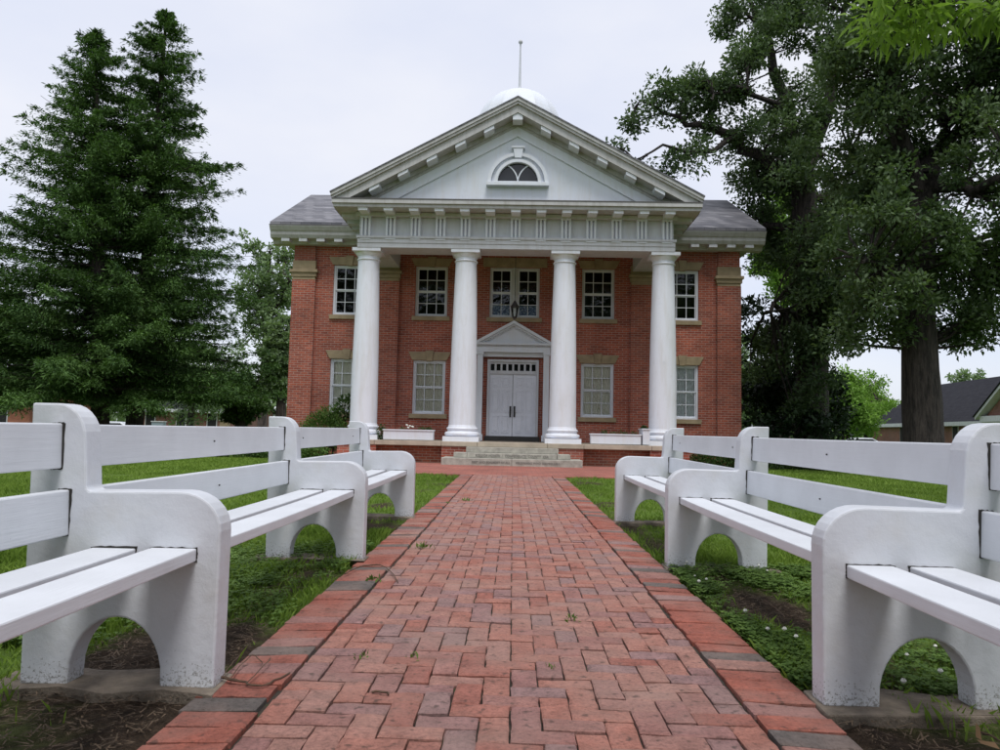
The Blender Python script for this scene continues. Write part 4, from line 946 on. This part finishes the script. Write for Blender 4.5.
shrub('yew_bush', 'dense green yew bush in front of the left lower window', bb, 'yew', .07, 9000, 51, up=.4, aspect=.3)
shrub('leafy_shrub', 'loose leafy shrub poking up between the yew bush and the left outer column', [(-4.72, 20.9, 1.35, .26, .25, .35), (-4.85, 20.9, 1.1, .3, .25, .3), (-4.6, 20.9, 1.65, .14, .14, .18)], 'hedge', .12, 420, 55, aspect=.5)
def hedgerow(x0, x1, y0, y1, h, seed): 
    r = random.Random(seed); out = []; x = x0
    while x < x1: out.append((x, r.uniform(y0, y1), h*.4, r.uniform(.35, .55), r.uniform(.3, .5), h*.6*r.uniform(.75, 1.15))); x += .38
    return out
shrub('low_hedge', 'low green hedge in front of the courthouse on the left side', hedgerow(-10.5, -4.9, 19.6, 20.2, .42, 1), 'yew', .07, 17000, 61, 'hedge', up=.5)
shrub('low_hedge', 'low dark hedge in front of the courthouse on the right, running on under the oaks', hedgerow(4.9, 14.5, 19.6, 20.3, .40, 2), 'hedge', .07, 24000, 62, 'hedge', up=.5)
shrub('potted_plant', 'small dark plant beside the left outer column base', [(-3.42, 19.5, .72, .1, .1, .16)], 'hedge', .07, 160, 66, 'plant')

# ================================================================== FAR BUILDINGS AND CARS
def boxhouse(label, x0, x1, y0, y1, zg, ze, zr, wallm, roofm, wins, axis='y', rot=0, name='house', cat='house'):
    cx, cy = (x0+x1)/2, (y0+y1)/2
    t = thing(name, label, cat, (cx, cy, zg))
    w = MB(); w.box(x0, x1, y0, y1, zg-.4, ze)
    if axis == 'y': w.prism_y([(x0, ze), (x1, ze), (cx, zr-.15)], y0+.01, y1-.01)
    else: w.prism_x([(y0, ze), (y1, ze), (cy, zr-.15)], x0+.01, x1-.01)
    obj('wall', w, MT[wallm], t)
    r = MB(); o = .5; 
    if axis == 'y':
        k_ = (zr-ze)/((x1-x0)/2)
        for s in (-1, 1): xe = cx+s*((x1-x0)/2+o); r.prism_y([(cx, zr), (xe, zr-k_*abs(xe-cx)), (xe, zr-k_*abs(xe-cx)-.15), (cx, zr-.15)], y0-.4, y1+.4)
    else:
        k_ = (zr-ze)/((y1-y0)/2)
        for s in (-1, 1): ye = cy+s*((y1-y0)/2+o); r.prism_x([(cy, zr), (ye, zr-k_*abs(ye-cy)), (ye, zr-k_*abs(ye-cy)-.15), (cy, zr-.15)], x0-.4, x1+.4)
    obj('roof', r, MT[roofm], t)
    tm_ = MB()
    if axis == 'y':
        zz = zr-k_*((x1-x0)/2+o)-.15
        for s in (-1, 1): xe = cx+s*((x1-x0)/2+o); a_, b_ = sorted((xe+s*.03, xe-s*.12)); tm_.box(a_, b_, y0-.4, y1+.4, zz-.18, zz+.14)
    else:
        zz = zr-k_*((y1-y0)/2+o)-.15
        for s in (-1, 1): ye = cy+s*((y1-y0)/2+o); a_, b_ = sorted((ye+s*.03, ye-s*.12)); tm_.box(x0-.4, x1+.4, a_, b_, zz-.18, zz+.14)
    obj('eaves_board', tm_, MT['greywhite'], t)
    for (side, c, z0, z1, ww) in wins:
        f = MB()
        if side == 'w': f.box(x0-.05, x0+.02, c-ww/2, c+ww/2, z0, z1)
        else: f.box(c-ww/2, c+ww/2, y0-.05, y0+.02, z0, z1)
        fo = obj('window', f, MT['greywhite'], t); g_ = MB()
        if side == 'w': g_.box(x0-.07, x0-.04, c-ww/2+.08, c+ww/2-.08, z0+.08, z1-.08)
        else: g_.box(c-ww/2+.08, c+ww/2-.08, y0-.07, y0-.04, z0+.08, z1-.08)
        obj('pane', g_, MT['dark'], fo)
    return t, cx, cy
h1, hcx, hcy = boxhouse('long low brick house with dark roof behind the bare oak trunk on the right', 34.6, 46.6, 30, 78, -.6, 2.6, 6.4, 'brick_far', 'shingle',
    [('w', 34+5.2*i, .2, 2.0, 1.0) for i in range(8)]+[('f', 38, .3, 1.9, 1.1), ('f', 43, .3, 1.9, 1.1)])
gp = MB(); gy0, gy1 = 46.5, 54.5; gc = (gy0+gy1)/2
gp.prism_x([(gy0, 2.6), (gy1, 2.6), (gc, 5.0)], 34.2, 39.5); obj('gable', gp, MT['brick_far'], h1)
gt = MB()
for s in (-1, 1): gt.prism_x([(gc, 5.35), (gc+s*4.6, 5.35-.6*4.6), (gc+s*4.6, 5.12-.6*4.6), (gc, 5.12)], 33.7, 34.3)
gt.box(33.9, 34.25, gy0-.3, gy1+.3, 2.2, 2.62); obj('gable_trim', gt, MT['greywhite'], h1)
gr_ = MB()
for s in (-1, 1): gr_.prism_x([(gc, 5.42), (gc+s*4.7, 5.42-.6*4.7), (gc+s*4.7, 5.36-.6*4.7), (gc, 5.36)], 33.6, 40.5)
obj('gable_roof', gr_, MT['shingle'], h1)
dp = MB(); dp.tube([(34.95, 66, 2.3), (35.4, 66, 2.0), (35.4, 66, -.6)], [.08, .08, .08], 6); obj('downspout', dp, MT['greywhite'], h1)
h1.rotation_euler = (0, 0, math.radians(-6))
boxhouse('orange brick street building glimpsed past the left bench post', -50, -41.6, 64, 76, -.6, 2.9, 5.0, 'brick_orange', 'shingle', [('f', -44, .3, 2.1, 1.0), ('f', -47.5, .3, 2.1, 1.0)], 'x')
boxhouse('brown brick building glimpsed behind the spruce trunks', -37, -27, 72, 84, -.6, 2.4, 4.4, 'brick_far', 'shingle', [('f', -35, .2, 1.9, 1.0), ('f', -32, .2, 1.9, 1.0), ('f', -29, .2, 1.9, 1.0)], 'x')
rd = MB(); rd.box(-120, -14, 52, 58.5, -.62, -.57); kind(obj('road', rd, simple('asphalt', (.05, .05, .052), .9, .2, 3)), 'structure')

def car(label, x, y, rz, col, zg):
    t = thing('parked_car', label, 'car', (x, y, zg), 'cars parked behind the grounds')
    pts = [(-2.2, .35), (-2.2, .75), (-2.1, .92), (-1.35, 1.0), (-.75, 1.38), (-.2, 1.46), (.5, 1.44), (1.25, 1.02), (2.05, .88), (2.22, .7), (2.22, .35)]
    b_ = MB()
    secs = [(-.86, .0), (-.80, 1), (.80, 1), (.86, 0)]
    V = []; n = len(pts)
    for w_, k_ in secs:
        for px_, pz in pts:
            up_ = max(0, pz-.95)/.5; V.append((x+px_*(1 if k_ else .99), y+w_*(1-.2*up_), zg+pz*(1 if k_ else .995)))
    fs = [(i*n+j, i*n+(j+1) % n, (i+1)*n+(j+1) % n, (i+1)*n+j) for i in range(3) for j in range(n)]+[tuple(range(n-1, -1, -1)), tuple(range(3*n, 4*n))]
    b_.add(V, fs); obj('body', b_, simple('car_paint_'+str(int(abs(x))), col, .25, .03), t, bevel=.03)
    g_ = MB()
    for s in (-1, 1):
        g_.add([(x-1.15, y+s*.86, zg+1.02), (x+1.1, y+s*.86, zg+1.02), (x+.5, y+s*.73, zg+1.36), (x-.7, y+s*.73, zg+1.34)], [(0, 1, 2, 3) if s < 0 else (3, 2, 1, 0)])
    obj('side_window', g_, MT['dark'], t)
    for px_ in (-1.35, 1.4):
        for s in (-1, 1):
            w_ = MB(); a_, c_ = sorted((y+s*.88, y+s*.68)); w_.prism_y([(x+px_+.33*math.cos(i*PI/9), zg+.33+.33*math.sin(i*PI/9)) for i in range(18)], a_, c_); wo = obj('wheel', w_, MT['metal'], t)
            h_ = MB(); a_, c_ = sorted((y+s*.895, y+s*.87)); h_.prism_y([(x+px_+.2*math.cos(i*PI/6), zg+.33+.2*math.sin(i*PI/6)) for i in range(12)], a_, c_); obj('rim', h_, MT['greywhite'], wo)
    t.rotation_euler = (0, 0, rz); return t
c1 = at(116, 430, 46); car('silver white car whose roof shows above the left bench rail', c1.x, 46, .1, (.6, .62, .66), -.58)
c2 = at(862, 430, 58); car('pale car far behind the right bench near the bright trees', c2.x, 58, -.1, (.5, .52, .55), -.58)
ub = at(159, 422, 44); t = thing('utility_box', 'small blue grey utility box near the spruce trunks', 'utility box', (ub.x, 44, -.55)); mb = MB(); mb.box(ub.x-.35, ub.x+.35, 43.8, 44.2, -.6, .9); obj('cabinet', mb, simple('box_paint', (.25, .31, .36), .5), t, bevel=.02); mb = MB(); mb.box(ub.x-.38, ub.x+.38, 43.77, 44.23, .902, .96); obj('lid', mb, MT['greywhite'], t)
ps = at(225, 422, 42); t = thing('stone_post', 'pale stone post near the street beyond the left bench', 'post', (ps.x, 42, -.55)); mb = MB(); mb.box(ps.x-.22, ps.x+.22, 41.8, 42.2, -.6, 1.05); obj('shaft', mb, MT['stone'], t); mb = MB(); mb.box(ps.x-.27, ps.x+.27, 41.75, 42.25, 1.052, 1.13); obj('cap', mb, MT['granite'], t, bevel=.01)

# ================================================================== SMALL GROUND GROWTH
def blades(n, x0, x1, y0, y1, h, w, seed, keep=1.0):
    r = np.random.default_rng(seed); x = r.uniform(x0, x1, n); y = r.uniform(y0, y1, n)
    d = dirtf(x, y); k_ = (r.uniform(0, 1, n) > d*1.15-.04) & (np.abs(x) > 1.0); x, y = x[k_], y[k_]
    ins = np.abs(x)/np.maximum(y, .1) < .78; x, y = x[ins], y[ins]; n = len(x)
    P = np.stack([x, y], -1); hn = 1+.45*pn(P, 3, seed+1)
    hh = h*r.uniform(.45, 1.25, n)*np.clip(hn, .35, 1.8); a = r.uniform(0, 2*PI, n); la = r.uniform(0, 2*PI, n); ln = hh*r.uniform(.1, .95, n)
    z = gz(x, y)-.005
    sx_, sy_ = np.cos(a)*w*.5, np.sin(a)*w*.5; lx, ly = np.cos(la)*ln, np.sin(la)*ln
    A0 = np.stack([x-sx_, y-sy_, z], -1); A1 = np.stack([x+sx_, y+sy_, z], -1)
    M1 = np.stack([x+sx_*.8+lx*.35, y+sy_*.8+ly*.35, z+hh*.6], -1); Tt = np.stack([x+lx, y+ly, z+hh], -1)
    return np.stack([A0, A1, M1, Tt], 1).reshape(-1, 3)
G = [blades(70000, -5, -1.0, 2.2, 6.5, .055, .006, 1), blades(60000, 1.0, 5, 2.2, 6.5, .045, .006, 2), blades(60000, -9, -1, 6.5, 14.3, .05, .011, 3), blades(60000, 1, 9, 6.5, 14.3, .045, .011, 4),
     blades(40000, -15, -5, 14.3, 20, .05, .02, 5), blades(40000, 5, 15, 14.3, 20, .05, .02, 6)]
kind(npmesh('grass', np.concatenate(G), 4, MT['grass']), 'stuff')
# clover patch on the right
r = np.random.default_rng(5)
def clover(n, x0, x1, y0, y1):
    x = r.uniform(x0, x1, n); y = r.uniform(y0, y1, n); d = dirtf(x, y); pnx = pn(np.stack([x, y], -1), 2.5, 12)
    k_ = (r.uniform(0, 1, n) > d*1.25) & (pnx > r.uniform(-.7, .35, n)) & (np.abs(x) > 1.0); x, y = x[k_], y[k_]; z = gz(x, y)+r.uniform(.015, .055, len(x)); out = []
    for j in range(3):
        a = r.uniform(0, .6, len(x))+j*2.094; L = .019; ca, sa = np.cos(a), np.sin(a); tz = r.uniform(-.004, .006, len(x))
        c0 = np.stack([x, y, z], -1); tip = np.stack([x+ca*L, y+sa*L, z+tz], -1); s1 = np.stack([x+ca*L*.6-sa*L*.5, y+sa*L*.6+ca*L*.5, z+.003], -1); s2 = np.stack([x+ca*L*.6+sa*L*.5, y+sa*L*.6-ca*L*.5, z+.003], -1)
        out.append(np.stack([c0, s2, tip, s1], 1).reshape(-1, 3))
    return np.concatenate(out), x, y
cl1, cx_, cy_ = clover(32000, 1.0, 3.0, 2.6, 5.0); cl2, _, _ = clover(14000, -2.6, -1.0, 2.9, 5.6)
CV = np.concatenate([cl1, cl2]); nf = len(CV)//4
fl_v = []
for i in r.choice(len(cx_), 80, replace=False):
    x, y = cx_[i], cy_[i]; z = .035+r.uniform(-.005, .02); s = r.uniform(.006, .011)
    for a in range(6):
        a0, a1 = a*PI/3, (a+1)*PI/3
        fl_v += [(x+s*math.cos(a0), y+s*math.sin(a0), z), (x+s*math.cos(a1), y+s*math.sin(a1), z), (x+s*.4*math.cos(a1), y+s*.4*math.sin(a1), z+s*.8), (x+s*.4*math.cos(a0), y+s*.4*math.sin(a0), z+s*.8)]
        fl_v += [(x+s*math.cos(a0), y+s*math.sin(a0), z), (x+s*math.cos(a1), y+s*math.sin(a1), z), (x+s*.4*math.cos(a1), y+s*.4*math.sin(a1), z-s*.7), (x+s*.4*math.cos(a0), y+s*.4*math.sin(a0), z-s*.7)]
fl_v = np.array(fl_v); allv = np.concatenate([CV, fl_v]); mi = np.concatenate([np.zeros(nf), np.ones(len(fl_v)//4)])
kind(npmesh('clover', allv, 4, [MT['clover'], MT['flower']], None, mi), 'stuff')
# litter of dead grass, straw and bits on the bare soil
def litter(n, x0, x1, y0, y1):
    x = r.uniform(x0, x1, n); y = r.uniform(y0, y1, n); d = dirtf(x, y); k_ = (d > r.uniform(.1, .9, n)) & (np.abs(x) > 1.01); x, y = x[k_], y[k_]; n = len(x)
    a = r.uniform(0, PI, n); L = r.uniform(.003, .04, n)*r.uniform(.15, 1, n)**1.5; w = r.uniform(.0006, .0028, n); z = gz(x, y)+.016+r.uniform(-.004, .008, n); tz = r.uniform(-.004, .006, n)
    ca, sa = np.cos(a), np.sin(a)
    return np.stack([np.stack([x-ca*L-sa*w, y-sa*L+ca*w, z], -1), np.stack([x-ca*L+sa*w, y-sa*L-ca*w, z+.001], -1), np.stack([x+ca*L+sa*w, y+sa*L-ca*w, z+tz], -1), np.stack([x+ca*L-sa*w, y+sa*L+ca*w, z+tz+.001], -1)], 1).reshape(-1, 3)
kind(npmesh('leaf_litter', np.concatenate([litter(9000, -2, -1, 1.6, 5), litter(9000, 1, 2.2, 1.6, 5), litter(3000, 1, 1.5, 5, 9)]), 4, MT['litter']), 'stuff')

# weeds in the joints
def gnd(px, py):
    d = M.T @ np.array([px-500, 375-py, -F]); t = -H/d[2]; return d[0]*t, d[1]*t
for (px, py, s, lab) in ((420, 548, 1.2, 'small weed tuft on the left border joint below the middle left bench panel'), (467, 501, 1.3, 'weed tuft in the far part of the brick field left of centre'), (361, 658, .8, 'single sprout in the brick joints at lower left of the path'),
                   (448, 503, .7, 'tiny weed near the left border in the far part of the path'), (573, 620, .8, 'small sprout right of the path centre'), (415, 659, .7, 'tiny dry sprout near the bottom of the brick field'), (374, 580, 1.0, 'weed at the left border gap halfway up the path'), (551, 428+240, .5, 'smallest sprout between bricks near the bottom centre')):
    x, y = gnd(px, py); t = tag(npmesh('weed', leaves(np.array([[x, y, .0]])+r.normal(size=(int(22*s), 3))*np.array([.022*s, .03*s, .004]), .035*s, .9, .3, .1, seed=int(px), outw=np.tile([0, 0, .5], (int(22*s), 1))), 4, MT['clover']), lab, 'weed', 'weeds growing between the path bricks')
# twigs on the left border
def smoothp(pts, k=5):
    P = [Vector(q) for q in pts]; out = []
    for i in range(len(P)-1):
        p0, p1, p2, p3 = P[max(i-1, 0)], P[i], P[i+1], P[min(i+2, len(P)-1)]
        for j in range(k):
            t_ = j/k; q = .5*((2*p1)+(p2-p0)*t_+(2*p0-5*p1+4*p2-p3)*t_*t_+(3*p1-p0-3*p2+p3)*t_**3)
            out.append(q+Vector((random.gauss(0, .0015), random.gauss(0, .003), random.gauss(0, .0008))))
    return out+[P[-1]]
def twig(label, pts, rad, branches=()):
    n0 = len(pts); pts = smoothp(pts); rad = [rad[min(int(i/5), n0-1)] for i in range(len(pts))]; branches = [smoothp(b_) for b_ in branches]
    mb = MB(); mb.tube(pts, rad, 5)
    for b_ in branches: mb.tube(b_, [.0022]*(len(b_)-1)+[.001], 4)
    return tag(obj('twig', mb, MT['twig']), label, 'twig', 'dry twigs lying on the path border')
a = lambda px, py, z: (*gnd(px, py), z)
twig('long bare twig trailing from the foot of the near left panel over the brick border', [a(178, 674, .03), a(198, 680, .025), a(215, 682, .02), a(240, 686, .016), a(262, 690, .014), a(290, 676, .012)], [.006, .0055, .005, .004, .003, .002], [[a(230, 684, .018), a(240, 672, .02), a(252, 664, .03), a(262, 667, .012)], [a(247, 687, .015), a(266, 672, .03), a(270, 664, .02)], [a(222, 682, .02), a(232, 672, .03), a(240, 660, .02)]])
twig('thin curved twig across the border beside the middle left panel', [a(345, 576, .012), a(360, 570, .02), a(380, 568, .018), a(392, 575, .012), a(398, 584, .008)], [.004, .004, .003, .003, .002])
twig('short dark stick lying on the bricks at lower left', [a(372, 694, .008), a(384, 696, .012), a(389, 697, .008)], [.004, .004, .003])
twig('broken stick on the bare soil at the bottom right corner', [a(975, 728, -.01), a(990, 735, .0), a(1010, 745, -.01)], [.0035, .003, .002])
twig('pale fallen stem in the clover beside the near right panel', [a(764, 606, .03), a(775, 615, .035), a(785, 624, .03)], [.003, .003, .002])
x, y = gnd(982, 741); lf = leaves(np.array([[x, y, .0], [x-.01, y+.01, .0]]), .06, 1.2, .8, .05, seed=4); tag(npmesh('dead_leaf', lf, 4, simple('dead_leaf', (.28, .16, .07), .8)), 'curled brown dead leaf on the soil at the bottom right corner', 'leaf')

# ================================================================== CAMERA, LIGHT, SKY
cam = bpy.data.cameras.new('camera'); co_ = bpy.data.objects.new('camera', cam); C.objects.link(co_)
cam.sensor_width = 36; cam.lens = 36*F/1000; cam.clip_start = .05; cam.clip_end = 4000
R = Matrix([[float(M.T[i, j]) for j in range(3)] for i in range(3)]); co_.matrix_world = Matrix.Translation((0, 0, H)) @ R.to_4x4(); sc.camera = co_
EL, AZ = math.radians(64), math.radians(165)     # azimuth clockwise from +Y
sun = bpy.data.lights.new('sun', 'SUN'); sun.energy = 2.0; sun.angle = math.radians(20); sun.color = (1, .98, .955)
so_ = bpy.data.objects.new('sun', sun); C.objects.link(so_)
dv = Vector((math.sin(AZ)*math.cos(EL), math.cos(AZ)*math.cos(EL), math.sin(EL))); so_.rotation_euler = dv.to_track_quat('Z', 'Y').to_euler(); so_.location = (0, 0, 40)
w = bpy.data.worlds.new('World'); sc.world = w; w.use_nodes = True; nt = w.node_tree; bg_ = nt.nodes['Background']
sk = nt.nodes.new('ShaderNodeTexSky'); sk.sky_type = 'NISHITA'; sk.sun_disc = False; sk.sun_elevation = EL; sk.sun_rotation = AZ; sk.air_density = 1.2; sk.dust_density = 2
v = tc(nt, 'Generated'); mp = N(nt, 'ShaderNodeMapping'); mp.inputs['Scale'].default_value = (1, 1, 2.5); nt.links.new(v, mp.inputs[0])
n1 = noise(nt, mp.outputs[0], 1.6, 6, .55); cf = ramp(nt, n1.outputs[0], [(.30, .86), (.55, .98)])
n2 = noise(nt, mp.outputs[0], 3.0, 5, .5); cc = ramp(nt, n2.outputs[0], [(.3, (7.0, 7.35, 8.5)), (.7, (8.0, 8.15, 8.8))])
sz = N(nt, 'ShaderNodeSeparateXYZ'); nt.links.new(v, sz.inputs[0]); zr = N(nt, 'ShaderNodeMapRange'); nt.links.new(sz.outputs[2], zr.inputs[0])
zr.inputs[1].default_value = .0; zr.inputs[2].default_value = .35; zr.inputs[3].default_value = .80; zr.inputs[4].default_value = 1.0
fz = N(nt, 'ShaderNodeMath', operation='MULTIPLY'); nt.links.new(cf.outputs[0], fz.inputs[0]); nt.links.new(zr.outputs[0], fz.inputs[1])
skb = mix(nt, sk.outputs[0], (1.5, 1.7, 2.1), 1, 'MULTIPLY')
cl = mix(nt, skb, cc.outputs[0], fz.outputs[0]); nt.links.new(cl, bg_.inputs[0]); bg_.inputs[1].default_value = .10
vs = sc.view_settings; vs.view_transform = 'Standard'; vs.look = 'None'; vs.exposure = .16; vs.gamma = 1; vs.use_curve_mapping = False
sc.cycles.max_bounces = 6; sc.cycles.diffuse_bounces = 3; sc.cycles.glossy_bounces = 2; sc.cycles.transparent_max_bounces = 12; sc.cycles.transmission_bounces = 3
sc.cycles.use_denoising = True
print('leaves', tot)
